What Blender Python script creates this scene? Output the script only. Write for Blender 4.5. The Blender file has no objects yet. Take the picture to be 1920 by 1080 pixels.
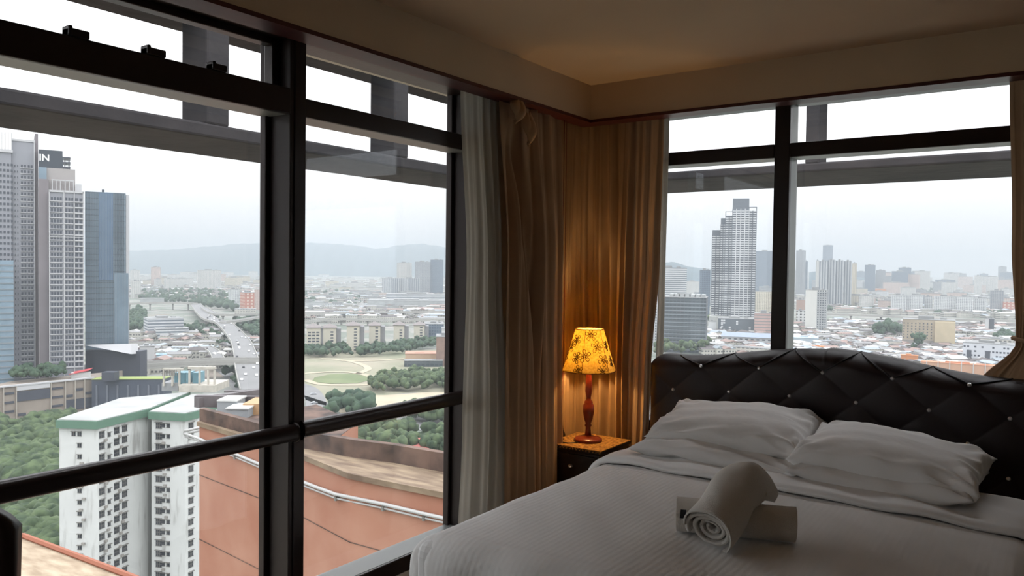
import bpy, math, random
from mathutils import Vector, Matrix
random.seed(7)
PI = math.pi
sc = bpy.context.scene
COL = sc.collection

# ------------------------------------------------------------------ camera
F = 1467.0                      # focal length in pixels of the 1920 px frame
CAM = Vector((2.36, -3.98, 1.45))
RX = Vector((0.814429, 0.580127, 0.012555))      # camera right
RY = Vector((-0.02569, 0.014434, 0.999566))      # camera up
RZ = Vector((0.579694, -0.814398, 0.026659))     # camera back
cd = bpy.data.cameras.new('camera'); cam = bpy.data.objects.new('camera', cd); COL.objects.link(cam)
cam.matrix_world = Matrix(((RX.x, RY.x, RZ.x, CAM.x), (RX.y, RY.y, RZ.y, CAM.y), (RX.z, RY.z, RZ.z, CAM.z), (0, 0, 0, 1)))
cd.sensor_width = 36.0; cd.lens = F / 1920 * 36; cd.clip_end = 40000; cd.clip_start = .05
sc.camera = cam

# ------------------------------------------------------------------ world: overcast sky, brighter overhead
SKY = 1.3
w = bpy.data.worlds.new('overcast_sky'); sc.world = w; w.use_nodes = True
nt = w.node_tree; nt.nodes.clear()
def wn(t, **k):
    n = nt.nodes.new(t)
    for a, b in k.items(): setattr(n, a, b)
    return n
wo = wn('ShaderNodeOutputWorld'); wb = wn('ShaderNodeBackground'); tc = wn('ShaderNodeTexCoord')
sx = wn('ShaderNodeSeparateXYZ'); cr = wn('ShaderNodeValToRGB')
nt.links.new(tc.outputs['Generated'], sx.inputs[0]); nt.links.new(sx.outputs['Z'], cr.inputs[0])
e = cr.color_ramp.elements
e[0].position = 0.0; e[0].color = (.63, .635, .645, 1)
e[1].position = 1.0; e[1].color = (2.5, 2.55, 2.65, 1)
a_ = e.new(.07); a_.color = (.80, .80, .805, 1)
a_ = e.new(.16); a_.color = (1.2, 1.2, 1.21, 1)
a_ = e.new(.3); a_.color = (1.6, 1.61, 1.64, 1)
nt.links.new(cr.outputs[0], wb.inputs[0]); wb.inputs[1].default_value = SKY
nt.links.new(wb.outputs[0], wo.inputs[0])
w.cycles.sampling_method = 'MANUAL'; w.cycles.sample_map_resolution = 256

vs = sc.view_settings
sc.display_settings.display_device = 'sRGB'
vs.view_transform = 'Standard'; vs.look = 'None'; vs.gamma = 1; vs.use_curve_mapping = False
vs.exposure = 0.28
cy = sc.cycles
cy.max_bounces = 7; cy.diffuse_bounces = 4; cy.glossy_bounces = 3; cy.transparent_max_bounces = 24
cy.transmission_bounces = 4; cy.volume_bounces = 1; cy.use_denoising = True
cy.sample_clamp_indirect = 6.0; cy.caustics_reflective = False; cy.caustics_refractive = False

# ------------------------------------------------------------------ projection helpers (ground points of the city)
def ray(px, py): return RX * (px - 960) + RY * (540 - py) - RZ * F
def at(px, py, depth): return CAM + ray(px, py) * (depth / F)
GROUND = -88.5
def hor(px): return 514 - .01256 * (2005 - px)

# ------------------------------------------------------------------ materials
MATS = {}
def mat(name, col, rough=.7, metal=0., noise=0., nscale=5., bump=0., bscale=60., spec=.5, col2=None, coord='Object', emis=None, stretch=None):
    if name in MATS: return MATS[name]
    m = bpy.data.materials.new(name); m.use_nodes = True; MATS[name] = m
    t = m.node_tree; b = t.nodes['Principled BSDF']
    b.inputs['Base Color'].default_value = (*col, 1); b.inputs['Roughness'].default_value = rough
    b.inputs['Metallic'].default_value = metal; b.inputs['Specular IOR Level'].default_value = spec
    tc = t.nodes.new('ShaderNodeTexCoord'); src = tc.outputs[coord]
    if stretch:
        mp = t.nodes.new('ShaderNodeMapping'); mp.inputs['Scale'].default_value = stretch
        t.links.new(src, mp.inputs[0]); src = mp.outputs[0]
    if noise or col2:
        n = t.nodes.new('ShaderNodeTexNoise'); n.inputs['Scale'].default_value = nscale; n.inputs['Detail'].default_value = 5
        t.links.new(src, n.inputs['Vector'])
        r = t.nodes.new('ShaderNodeMapRange'); r.inputs[1].default_value = .35; r.inputs[2].default_value = .65
        t.links.new(n.outputs['Fac'], r.inputs[0])
        mx = t.nodes.new('ShaderNodeMix'); mx.data_type = 'RGBA'
        c2 = col2 or tuple(c * (1 - noise) for c in col)
        mx.inputs['A'].default_value = (*col, 1); mx.inputs['B'].default_value = (*c2, 1)
        t.links.new(r.outputs[0], mx.inputs['Factor']); t.links.new(mx.outputs['Result'], b.inputs['Base Color'])
    if bump:
        n2 = t.nodes.new('ShaderNodeTexNoise'); n2.inputs['Scale'].default_value = bscale; n2.inputs['Detail'].default_value = 3
        t.links.new(src, n2.inputs['Vector'])
        bp = t.nodes.new('ShaderNodeBump'); bp.inputs['Strength'].default_value = bump; bp.inputs['Distance'].default_value = .02
        t.links.new(n2.outputs['Fac'], bp.inputs['Height']); t.links.new(bp.outputs[0], b.inputs['Normal'])
    if emis:
        b.inputs['Emission Color'].default_value = (*col, 1); b.inputs['Emission Strength'].default_value = emis
    return m

def lin(r, g, b):
    f = lambda c: (c / 255 / 12.92) if c / 255 <= .04045 else ((c / 255 + .055) / 1.055) ** 2.4
    return (f(r), f(g), f(b))

# ------------------------------------------------------------------ mesh builder
class MB:
    def __init__(s): s.v = []; s.f = []; s.m = []; s.cm = 0
    def add(s, vs_, fs, m=None):
        o = len(s.v); s.v += [tuple(p) for p in vs_]
        for f in fs: s.f.append(tuple(i + o for i in f)); s.m.append(s.cm if m is None else m)
        return s
    def box(s, x0, x1, y0, y1, z0, z1, m=None):
        return s.add([(x, y, z) for z in (z0, z1) for y in (y0, y1) for x in (x0, x1)],
                     [(0, 2, 3, 1), (4, 5, 7, 6), (0, 1, 5, 4), (2, 6, 7, 3), (0, 4, 6, 2), (1, 3, 7, 5)], m)
    def obox(s, c, ax, ay, az, m=None):           # oriented box: centre and three half vectors
        c, ax, ay, az = map(Vector, (c, ax, ay, az))
        return s.add([c + ax * i + ay * j + az * k for k in (-1, 1) for j in (-1, 1) for i in (-1, 1)],
                     [(0, 2, 3, 1), (4, 5, 7, 6), (0, 1, 5, 4), (2, 6, 7, 3), (0, 4, 6, 2), (1, 3, 7, 5)], m)
    def prism(s, poly, z0, z1, m=None, mt=None):      # polygon in xy (counter clockwise) extruded in z
        n = len(poly)
        vs_ = [(p[0], p[1], z0) for p in poly] + [(p[0], p[1], z1) for p in poly]
        s.add(vs_, [tuple(range(n - 1, -1, -1))] + [(i, (i + 1) % n, n + (i + 1) % n, n + i) for i in range(n)], m)
        return s.add(vs_[n:], [tuple(range(n))], mt if mt is not None else m)
    def tube(s, pts, r, n=8, cap=True, m=None):
        pts = [Vector(p) for p in pts]; rs = r if isinstance(r, (list, tuple)) else [r] * len(pts)
        vs_ = []; up = None
        for i, p in enumerate(pts):
            d = (pts[min(i + 1, len(pts) - 1)] - pts[max(i - 1, 0)]).normalized()
            if up is None: up = Vector((0, 0, 1)) if abs(d.z) < .9 else Vector((1, 0, 0))
            a = d.cross(up).normalized(); b = a.cross(d); up = b
            vs_ += [p + (a * math.cos(2 * PI * k / n) + b * math.sin(2 * PI * k / n)) * rs[i] for k in range(n)]
        fs = [(i * n + k, i * n + (k + 1) % n, (i + 1) * n + (k + 1) % n, (i + 1) * n + k) for i in range(len(pts) - 1) for k in range(n)]
        if cap: fs += [tuple(range(n - 1, -1, -1)), tuple((len(pts) - 1) * n + k for k in range(n))]
        return s.add(vs_, fs, m)
    def lathe(s, prof, c=(0, 0, 0), n=32, m=None, cap=True):
        vs_ = [(c[0] + r * math.cos(2 * PI * k / n), c[1] + r * math.sin(2 * PI * k / n), c[2] + z) for r, z in prof for k in range(n)]
        fs = [(i * n + k, i * n + (k + 1) % n, (i + 1) * n + (k + 1) % n, (i + 1) * n + k) for i in range(len(prof) - 1) for k in range(n)]
        if cap: fs += [tuple(range(n - 1, -1, -1)), tuple((len(prof) - 1) * n + k for k in range(n))]
        return s.add(vs_, fs, m)
    def grid(s, nu, nv, fn, m=None, wrap=False):
        vs_ = [fn(i / nu, j / nv) for j in range(nv + 1) for i in range(nu + 1)]
        fs = [(j * (nu + 1) + i, j * (nu + 1) + i + 1, (j + 1) * (nu + 1) + i + 1, (j + 1) * (nu + 1) + i) for j in range(nv) for i in range(nu)]
        return s.add(vs_, fs, m)
    def build(s, name, mats, parent=None, smooth=False, world=True, loc=None):
        me = bpy.data.meshes.new(name)
        off = Vector((0, 0, 0))
        if parent is not None and world: 
            off = Vector(parent.location); q = parent
            while q.parent: q = q.parent; off = off + Vector(q.location)
        if loc is not None: off = Vector(loc)
        me.from_pydata([(a - off.x, b - off.y, c - off.z) for a, b, c in s.v], [], s.f)
        if not isinstance(mats, (list, tuple)): mats = [mats]
        for m in mats: me.materials.append(m)
        if len(mats) > 1: me.polygons.foreach_set('material_index', s.m)
        if smooth: me.polygons.foreach_set('use_smooth', [True] * len(me.polygons))
        me.update()
        o = bpy.data.objects.new(name, me); COL.objects.link(o)
        if parent is not None: o.parent = parent
        if loc is not None and parent is None: o.location = off
        return o
def thing(name, label, cat, loc=(0, 0, 0), rz=0, group=None):
    o = bpy.data.objects.new(name, None); COL.objects.link(o); o.empty_display_size = .1
    o.location = loc; o.rotation_euler = (0, 0, rz)
    return tag(o, label, cat, group)
def tag(o, label=None, cat=None, group=None, kind=None):
    if label: o['label'] = label
    if cat: o['category'] = cat
    if group: o['group'] = group
    if kind: o['kind'] = kind
    return o
def struct(o): o['kind'] = 'structure'; return o
def bevel(o, w_=.005, seg=2):
    b = o.modifiers.new('bevel', 'BEVEL'); b.width = w_; b.segments = seg; b.limit_method = 'ANGLE'
    return o
def copy_tree(o, parent=None):
    c = o.copy(); COL.objects.link(c)
    if parent is not None: c.parent = parent
    for ch in [x for x in o.children]: copy_tree(ch, c)
    return c
# ================================================================== ROOM
m_frame = mat('dark_brown_aluminium', lin(38, 28, 26), .32, .3, bump=.03)
m_mull = mat('brown_aluminium', lin(38, 26, 25), .45, .2)
m_grey = mat('grey_aluminium', lin(150, 152, 150), .45, .3)
m_redwood = mat('dark_red_wood', lin(74, 22, 20), .4, noise=.3, nscale=12, stretch=(1, 1, 8))
m_paint = mat('cream_paint', lin(204, 180, 152), .85, noise=.05, nscale=3)
m_ceil = mat('ceiling_paint', lin(184, 160, 136), .9, noise=.05, nscale=1.5)
m_wall = mat('wall_paint', lin(205, 196, 180), .85, noise=.06)
m_carpet = mat('carpet', lin(132, 118, 106), .95, noise=.3, nscale=40, bump=.3, bscale=300)

# glass: clear pane with a thin mirror reflection
mg = bpy.data.materials.new('window_glass'); mg.use_nodes = True; t = mg.node_tree; t.nodes.clear()
o_ = t.nodes.new('ShaderNodeOutputMaterial'); mx = t.nodes.new('ShaderNodeMixShader'); tr = t.nodes.new('ShaderNodeBsdfTransparent'); gl = t.nodes.new('ShaderNodeBsdfGlossy')
lw = t.nodes.new('ShaderNodeLayerWeight'); lw.inputs[0].default_value = .5
def mm(op, a, c):
    n = t.nodes.new('ShaderNodeMath'); n.operation = op
    for i, q in enumerate((a, c)):
        if isinstance(q, (int, float)): n.inputs[i].default_value = q
        else: t.links.new(q, n.inputs[i])
    return n.outputs[0]
refl = mm('ADD', mm('MULTIPLY', mm('POWER', lw.outputs['Facing'], 5.0), .9), .03)
tr.inputs[0].default_value = (.98, .98, .98, 1); gl.inputs['Roughness'].default_value = .0; gl.inputs[0].default_value = (.9, .95, 1, 1)
t.links.new(refl, mx.inputs[0]); t.links.new(tr.outputs[0], mx.inputs[1]); t.links.new(gl.outputs[0], mx.inputs[2]); t.links.new(mx.outputs[0], o_.inputs[0])

XR, YB, ZC = 4.6, -6.6, 2.45          # right wall, back wall, ceiling
# floor and ceiling, hidden walls
struct(MB().box(-.2, XR + .2, YB - .2, .2, -.12, 0).build('floor', m_carpet))
struct(MB().box(-.25, XR + .2, YB - .2, .25, ZC, ZC + .15).build('ceiling', m_ceil))
struct(MB().box(XR, XR + .2, YB - .2, .2, 0, ZC).build('wall_right', m_wall))
struct(MB().box(-.2, XR, YB - .2, YB, 0, ZC).build('wall_back', m_wall))
# left window wall
WT, WZ0, WZ1 = -.2, .167, 2.30
b = MB()
b.box(WT, 0, YB, 0.2, 0, WZ0 - .07); b.box(WT, 0, YB, .2, WZ1, ZC); b.box(WT, 0, -.90, .2, WZ0 - .07, WZ1); b.box(WT, 0, YB, -5.5, WZ0 - .07, WZ1)
struct(b.build('wall_left', m_wall))
b = MB()
b.box(0, XR, 0, .2, 0, .55); b.box(0, XR, 0, .2, WZ1, ZC); b.box(0, .30, 0, .2, .55, WZ1); b.box(2.45, XR, 0, .2, .55, WZ1)
struct(b.build('wall_front', m_wall))
# pelmets (boxed curtain pockets) with a dark red wood board underneath
for nm, bx_, brd in (('trim_1', (.10, .20, YB, -.226, 2.262, ZC), (.095, .203, YB, -.223, 2.246, 2.262)),
                     ('trim_2', (.10, XR, -.226, -.126, 2.262, ZC), (.095, XR, -.229, -.121, 2.246, 2.262))):
    p = struct(MB().box(*bx_).build(nm, m_paint))
    MB().box(*brd).build('wood_board', m_redwood, p)
struct(MB().box(0.0, .012, YB, -.0, 2.281, 2.40).build('trim_3', m_redwood))
struct(MB().box(.012, XR, -.012, 0.0, 2.275, 2.40).build('trim_4', m_redwood))

# ---- window_1: left window
w1 = bpy.data.objects.new('window_1', None); COL.objects.link(w1); struct(w1); w1.location = (0, -2, 0)
G = -.13                                # glass plane
def piece(name, boxes, m, par, bev=.004):
    b = MB()
    for bb in boxes: b.box(*bb)
    o = b.build(name, m, par)
    if bev: bevel(o, bev)
    return o
for (y0, y1) in ((-2.091, -2.025), (-3.83, -3.76), (-5.5, -5.43)):
    piece('mullion', [(-.15, 0, y0, y1, WZ0 - .07, WZ1), (-.15, -.115, y0 - .022, y1 + .022, WZ0 - .07, WZ1)], m_mull, w1)
    piece('mullion_cap', [(-.012, .006, y0 + .018, y1 + .002, WZ0 - .07, WZ1)], m_frame, w1, .002)
piece('jamb', [(-.15, 0, -1.005, -.90, WZ0 - .07, WZ1), (-.15, -.115, -1.025, -1.0, WZ0 - .07, WZ1)], m_mull, w1)
for k, (y0, y1, zt) in enumerate(((-2.025, -1.005, 2.075), (-3.76, -2.091, 2.100), (-5.43, -3.83, 2.1))):
    piece('transom', [(-.018, 0.004, y0, y1, 2.004, zt)], m_frame, w1)
    piece('transom_underside', [(-.14, -.018, y0, y1, 2.006, 2.06)], m_grey, w1, .002)
    piece('bottom_rail', [(-.012, .004, y0, y1, WZ0 - .07, WZ0)], m_frame, w1)
    piece('sill_ledge', [(-.14, -.012, y0, y1, WZ0 - .05, WZ0)], m_grey, w1, .002)
    piece('head_rail', [(-.14, 0, y0, y1, 2.287, WZ1)], m_frame, w1)
    o = MB().box(G - .003, G + .003, y0 - .01, y1 + .01, WZ0 - .02, 2.05).build('glass_pane', mg, w1)
    o = MB().box(G - .003, G + .003, y0 - .01, y1 + .01, 2.03, WZ1).build('glass_pane', mg, w1)
# vent sash of the big pane
piece('vent_sash', [(-.11, -.06, -2.125, -2.091, 2.06, 2.29), (-.11, -.06, -3.76, -3.726, 2.06, 2.29), (-.11, -.06, -3.726, -2.125, 2.06, 2.10), (-.11, -.06, -3.726, -2.125, 2.262, 2.29)], m_frame, w1)
for (y0, y1) in ((-2.883, -2.822), (-2.648, -2.585), (-2.42, -2.365)):
    b = MB(); b.box(-.03, .012, y0, y1, 2.098, 2.122); b.box(-.03, .014, y0, y0 + .012, 2.098, 2.128); bevel(b.build('sash_clip', m_frame, w1), .004)
# hand rails: rounded bars
def rail(y0, y1, x):
    b = MB()
    ys = [y0 + (y1 - y0) * i / 6 for i in range(7)]
    prof = [(math.copysign(abs(math.cos(a)) ** .7, math.cos(a)) * .030, math.copysign(abs(math.sin(a)) ** .7, math.sin(a)) * .031) for a in [2 * PI * k / 20 for k in range(20)]]
    vs_ = [(x + p[0], y, .822 + p[1]) for y in ys for p in prof]
    n = 20
    fs = [(i * n + k, i * n + (k + 1) % n, (i + 1) * n + (k + 1) % n, (i + 1) * n + k) for i in range(6) for k in range(n)] + [tuple(range(n)), tuple(6 * n + k for k in range(n - 1, -1, -1))]
    b.add(vs_, fs)
    o = b.build('handrail', m_frame, w1, smooth=True); bevel(o, .006)
    return o
rail(-5.43, -3.80, .012); rail(-3.76, -2.075, .012); rail(-2.04, -.985, -.004)
b = MB(); b.box(-.05, .02, -.985, -.93, .785, .86); bevel(b.build('rail_bracket', m_frame, w1), .01)

# ---- window_2: right window
w2 = bpy.data.objects.new('window_2', None); COL.objects.link(w2); struct(w2); w2.location = (1.2, 0, 0)
GY = .14
piece('mullion', [(1.137, 1.213, -.004, .03, .55, WZ1)], m_frame, w2)
piece('mullion_side', [(1.145, 1.209, .03, .15, .55, WZ1)], m_grey, w2, .002)
for x0, x1 in ((.30, 1.137), (1.213, 2.45)):
    piece('transom', [(x0, x1, -.004, .018, 2.014, 2.084)], m_frame, w2)
    piece('transom_underside', [(x0, x1, .018, .15, 2.016, 2.07)], m_grey, w2, .002)
    piece('head_rail', [(x0, x1, 0, .15, 2.287, WZ1)], m_frame, w2)
    piece('bottom_rail', [(x0, x1, 0, .15, .55, .61)], m_frame, w2)
    MB().box(x0 - .005, x1 + .005, GY - .003, GY + .003, .6, 2.05).build('glass_pane', mg, w2)
    MB().box(x0 - .005, x1 + .005, GY - .003, GY + .003, 2.03, WZ1).build('glass_pane', mg, w2)
piece('jamb', [(.30, .36, 0, .15, .61, 2.287)], m_frame, w2)
piece('jamb', [(2.39, 2.45, 0, .15, .61, 2.287)], m_frame, w2)

# ================================================================== CURTAINS
def cloth(name, c1, c2, rough=.9, trans=0., stripe=None):
    m = mat(name, c1, rough, col2=c2, nscale=3, bump=.15, bscale=900, spec=.2)
    if trans:
        t = m.node_tree; b = t.nodes['Principled BSDF']; out = t.nodes['Material Output']
        tl = t.nodes.new('ShaderNodeBsdfTranslucent'); tl.inputs[0].default_value = (*c1, 1)
        mx = t.nodes.new('ShaderNodeMixShader'); mx.inputs[0].default_value = trans
        t.links.new(b.outputs[0], mx.inputs[1]); t.links.new(tl.outputs[0], mx.inputs[2]); t.links.new(mx.outputs[0], out.inputs[0])
    return m
m_cur = cloth('gold_brown_curtain', lin(178, 146, 116), lin(162, 132, 104), trans=.12)
m_lin = cloth('grey_lining', lin(192, 187, 176), lin(182, 177, 166), trans=.3)
def curve_pt(path, u):
    L = [0]
    for a, b_ in zip(path, path[1:]): L.append(L[-1] + math.dist(a, b_))
    d = u * L[-1]
    for i in range(len(path) - 1):
        if d <= L[i + 1] or i == len(path) - 2:
            k = (d - L[i]) / max(1e-9, L[i + 1] - L[i]); a, b_ = path[i], path[i + 1]
            tx, ty = (b_[0] - a[0]), (b_[1] - a[1]); l = math.hypot(tx, ty) or 1
            return a[0] + tx * k, a[1] + ty * k, -ty / l, tx / l
def drape(mb, levels, n, amp, seed, nu=260, nv=44, slant=0., sharp=1.6, side=1, ridges=()):
    """levels: [(z, path)] from top to bottom; folds run down the cloth"""
    rnd = random.Random(seed)
    ph = [rnd.uniform(0, 6.28) for _ in range(8)]
    def fn(u, v):
        z = levels[0][0] + (levels[-1][0] - levels[0][0]) * v
        for (za, pa), (zb, pb) in zip(levels, levels[1:]):
            if z >= zb - 1e-6:
                k = (za - z) / (za - zb); k = k * k * (3 - 2 * k); break
        xa, ya, na, ma = curve_pt(pa, u); xb, yb, nb, mb_ = curve_pt(pb, u)
        x, y = xa + (xb - xa) * k, ya + (yb - ya) * k
        nx, ny = na + (nb - na) * k, ma + (mb_ - ma) * k; l = math.hypot(nx, ny) or 1; nx /= l; ny /= l
        uu = u + .012 * math.sin(5 * v + ph[0] + 9 * u) + slant * v * (u - .5)
        w_ = math.sin(2 * PI * n * uu + ph[1] + 1.3 * math.sin(2 * PI * uu * 1.7 + ph[2]))
        w_ = math.copysign(abs(w_) ** (1 / sharp), w_)
        w2_ = .45 * math.sin(2 * PI * n * 1.9 * uu + ph[3] + 2 * v)
        g = amp * (.55 + .45 * min(1, v * 3)) * (.75 + .35 * math.sin(7 * u + ph[4] + 2.2 * v))
        d = g * (w_ + w2_) * .7 * side
        for fu, hh_, ww_ in ridges:
            q = (u - fu(v)) / ww_(v); d += hh_(v) * math.exp(-q * q)
        return (x + nx * d, y + ny * d, z)
    mb.grid(nu, nv, fn)
    return mb
ZT = 2.33
sm = lambda v, a, c: max(0, min(1, (v - a) / (c - a))) ** 2 * (3 - 2 * max(0, min(1, (v - a) / (c - a))))
KR = ((lambda v: .14 - .05 * sm(v, .05, .3), lambda v: .045 * sm(v, .05, .15), lambda v: .035 + .06 * v), (lambda v: .22 + .26 * sm(v, .08, .75), lambda v: .05 * sm(v, .07, .16) * (1 - .4 * v), lambda v: .04 + .05 * v), (lambda v: .20 - .02 * v, lambda v: -.03 * sm(v, .1, .25) * (1 - v), lambda v: .03))
cl = thing('curtain', 'brown curtain knotted near its top beside the left window, grey lining at its edge', 'curtain', (.12, -.8, 0))
b = drape(MB(), [(ZT, [(.11, -.96), (.13, -.70), (.10, -.36)]), (1.45, [(.16, -.93), (.21, -.66), (.17, -.44)]), (.03, [(.15, -.88), (.20, -.6), (.17, -.40)])], 4.4, .032, 3, slant=.15, ridges=KR)
b.build('panel', m_cur, cl, smooth=True)
b = drape(MB(), [(ZT, [(.06, -1.175), (.085, -.93)]), (1.45, [(.07, -1.125), (.11, -.90)]), (.7, [(.07, -1.15), (.12, -.85)]), (.03, [(.08, -1.20), (.12, -.84)])], 3.0, .022, 11, nu=120)
tag(b.build('lining', m_lin, cl, smooth=True), 'pale grey lining')
# knot in the cloth: two pinched lobes, the folds below run down from them
def lobe(y, x, zt, w_, h_, lean, dep):
    b = MB()
    def fn(u, v):
        a = (u - .5) * 2
        wd = w_ * (math.sin(PI * min(1, v * 1.15 + .08)) ** .7 if v < .8 else math.sin(PI * min(1, .8 * 1.15 + .08)) ** .7 + (v - .8) * 1.2)
        return (x + dep * math.cos(a * PI / 2) * math.sin(PI * min(1, v * 1.1 + .05)) ** .8 + .006 * math.sin(9 * a + 5 * v), y + a * wd + lean * v, zt - h_ * v - .018 * (1 - a * a) * math.sin(PI * v) + .02 * a * a)
    b.grid(20, 16, fn); o = b.build('knot', m_cur, cl, smooth=True)
    o.modifiers.new('t', 'SOLIDIFY').thickness = .004
lobe(-.900, .185, 2.245, .048, .11, -.015, .045); lobe(-.820, .185, 2.19, .044, .15, .02, .045)

cc = thing('curtain', 'brown curtain hung across the corner behind the lit lamp', 'curtain', (.08, -.1, 0))
drape(MB(), [(ZT, [(.07, -.52), (.07, -.10), (.12, -.055), (.36, -.055)]), (.03, [(.07, -.56), (.07, -.12), (.13, -.06), (.40, -.06)])], 7, .032, 21, nu=300).build('panel', m_cur, cc, smooth=True)
cr_ = thing('curtain', 'brown curtain between the corner and the right window, narrowing downward', 'curtain', (.45, -.1, 0))
drape(MB(), [(ZT, [(.325, -.10), (.575, -.095)]), (1.5, [(.32, -.11), (.565, -.10)]), (.9, [(.33, -.13), (.525, -.10)]), (.03, [(.35, -.14), (.50, -.10)])], 3.4, .032, 5, nu=160).build('panel', m_cur, cr_, smooth=True)
tag(drape(MB(), [(ZT, [(.545, -.045), (.585, -.045)]), (1.3, [(.535, -.045), (.575, -.045)]), (.03, [(.50, -.045), (.555, -.045)])], 1.5, .008, 8, nu=30).build('lining', m_lin, cr_, smooth=True), 'pale grey lining edge')
ct = thing('curtain', 'brown curtain tied back at the far right of the right window', 'curtain', (2.35, -.1, 0))
drape(MB(), [(ZT, [(2.135, -.10), (2.50, -.10)]), (1.6, [(2.16, -.10), (2.48, -.10)]), (1.16, [(2.185, -.10), (2.33, -.10)]), (.98, [(2.06, -.10), (2.42, -.10)]), (.03, [(2.02, -.1), (2.5, -.10)])], 4, .024, 17, nu=200, nv=70).build('panel', m_cur, ct, smooth=True)
MB().tube([(2.19 + .07 + .085 * math.cos(a), -.10 + .05 * math.sin(a), 1.165 - .015 * math.cos(a)) for a in [2 * PI * i / 20 for i in range(21)]], .010, 6).build('tieback', m_cur, ct, smooth=True)

# ================================================================== BED
m_velvet = mat('dark_brown_leather', lin(36, 23, 25), .48, noise=.15, nscale=4, bump=.05, bscale=200)
m_sheet = mat('white_sheet', lin(240, 239, 238), .9, bump=.1, bscale=500, spec=.2)
def stripes(m, axis, freq, strength):
    t = m.node_tree; b = t.nodes['Principled BSDF']
    tc = t.nodes.new('ShaderNodeTexCoord'); sp = t.nodes.new('ShaderNodeSeparateXYZ'); t.links.new(tc.outputs['Object'], sp.inputs[0])
    mu = t.nodes.new('ShaderNodeMath'); mu.operation = 'MULTIPLY'; mu.inputs[1].default_value = freq; t.links.new(sp.outputs[axis], mu.inputs[0])
    si = t.nodes.new('ShaderNodeMath'); si.operation = 'SINE'; t.links.new(mu.outputs[0], si.inputs[0])
    bp = t.nodes.new('ShaderNodeBump'); bp.inputs['Strength'].default_value = strength; bp.inputs['Distance'].default_value = .004
    t.links.new(si.outputs[0], bp.inputs['Height'])
    old = b.inputs['Normal'].links[0].from_socket if b.inputs['Normal'].links else None
    if old: t.links.new(old, bp.inputs['Normal'])
    t.links.new(bp.outputs[0], b.inputs['Normal'])
m_cover = mat('white_striped_cover', lin(238, 236, 234), .9, bump=.08, bscale=500, spec=.2); stripes(m_cover, 0, 2 * PI / .022, .07)
m_pillow = mat('white_pillowcase', lin(238, 236, 234), .9, bump=.5, bscale=7, spec=.2)
m_gem = mat('crystal_button', (.9, .9, .92), .12, .6)

bed = thing('bed', 'double bed with dark tufted arched headboard against the right window', 'bed', (1.45, -1.3, 0))
X0, X1 = .62, 2.30
MB().box(X0 + .02, X1 - .02, -2.10, -.30, .06, .30).build('base', m_velvet, bed)
o = MB().box(X0 + .03, X1, -2.12, -.30, .30, .565).build('mattress', m_sheet, bed); bevel(o, .05, 4)
for x, y in ((X0 + .1, -2.0), (X1 - .1, -2.0), (X0 + .1, -.4), (X1 - .1, -.4)):
    MB().lathe([(.03, 0), (.035, .06)], (x, y, 0), 12).build('leg', m_velvet, bed)
HX0, HX1, HC = .562, 2.36, 1.45
def ztop(x):
    k = abs(x - HC) / .90
    s = .5 + .5 * math.cos(min(1, k / .82) * PI)
    z = 1.012 + .078 * s
    if x < HC: z -= .006
    ed = min(x - HX0, HX1 - x)
    r = .09
    if ed < r: z -= r * (1 - math.sqrt(max(0, 1 - (1 - ed / r) ** 2))) * .9
    return z
UX, VZ = .292, .245
def tuft(x, z):
    a = (x - HC) / UX; c = (z - .985 + .02 * (min(0, x - HC) / .6) ** 2) / VZ
    p = abs(math.sin(PI * (a + c))) * abs(math.sin(PI * (a - c)))
    return .012 * p ** .5 + .010 * p * max(0, (z - .93) / .1)
TH = .10
def hfn(u, v):
    def es(q): return .5 - .5 * math.cos(PI * q) if False else q
    x = HX0 + (HX1 - HX0) * (u if .04 < u < .96 else u)
    vv = 1 - (1 - v) ** 1.8
    zt = ztop(x); z = .12 + (zt - .12) * vv
    d = min(x - HX0, HX1 - x, zt - z); r = .075
    f = math.sqrt(max(0, 1 - (1 - min(1, d / r)) ** 2))
    return (x, -.14 - TH * f - tuft(x, z) * min(1, .25 + d / r * .75), z)
hb = MB().grid(300, 170, hfn)
hb.add([(HX0, -.12, .12), (HX1, -.12, .12)] + [(HX0 + (HX1 - HX0) * i / 60, -.12, ztop(HX0 + (HX1 - HX0) * i / 60)) for i in range(61)], [tuple([0] + list(range(2, 63)) + [1])])
n0 = len(hb.v)
ring = [(HX0 + (HX1 - HX0) * i / 60) for i in range(61)]
hb.add([(x, -.12, ztop(x)) for x in ring] + [(x, -.14, ztop(x)) for x in ring], [(i, i + 1, 62 + i, 61 + i) for i in range(60)])
hb.box(HX0, HX0 + .01, -.14, -.12, .12, ztop(HX0)); hb.box(HX1 - .01, HX1, -.14, -.12, .12, ztop(HX1))
head = hb.build('headboard', m_velvet, bed, smooth=True)
tag(head, 'dark brown arched headboard')
def button(x, z):
    y = -.14 - TH - .002
    c = (x, y, z)
    b = MB()
    prof = [(.0085, 0), (.009, .003), (.0075, .006), (.004, .009)]
    vs_ = [(x + r * math.cos(2 * PI * k / 8), y - h + .004, z + r * math.sin(2 * PI * k / 8)) for r, h in prof for k in range(8)]
    fs = [(i * 8 + k, i * 8 + (k + 1) % 8, (i + 1) * 8 + (k + 1) % 8, (i + 1) * 8 + k) for i in range(3) for k in range(8)] + [tuple(24 + k for k in range(8))]
    b.add(vs_, fs); b.build('button', m_gem, head)
dz = lambda x: -.02 * (min(0, x - HC) / .6) ** 2
for r_ in range(4):
    for k in range(-3, 4):
        x = HC + UX * (k + (.5 if r_ % 2 else 0)); z = .985 - VZ / 2 * r_ + dz(x)
        if HX0 + .08 < x < HX1 - .05: button(x, z)
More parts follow.
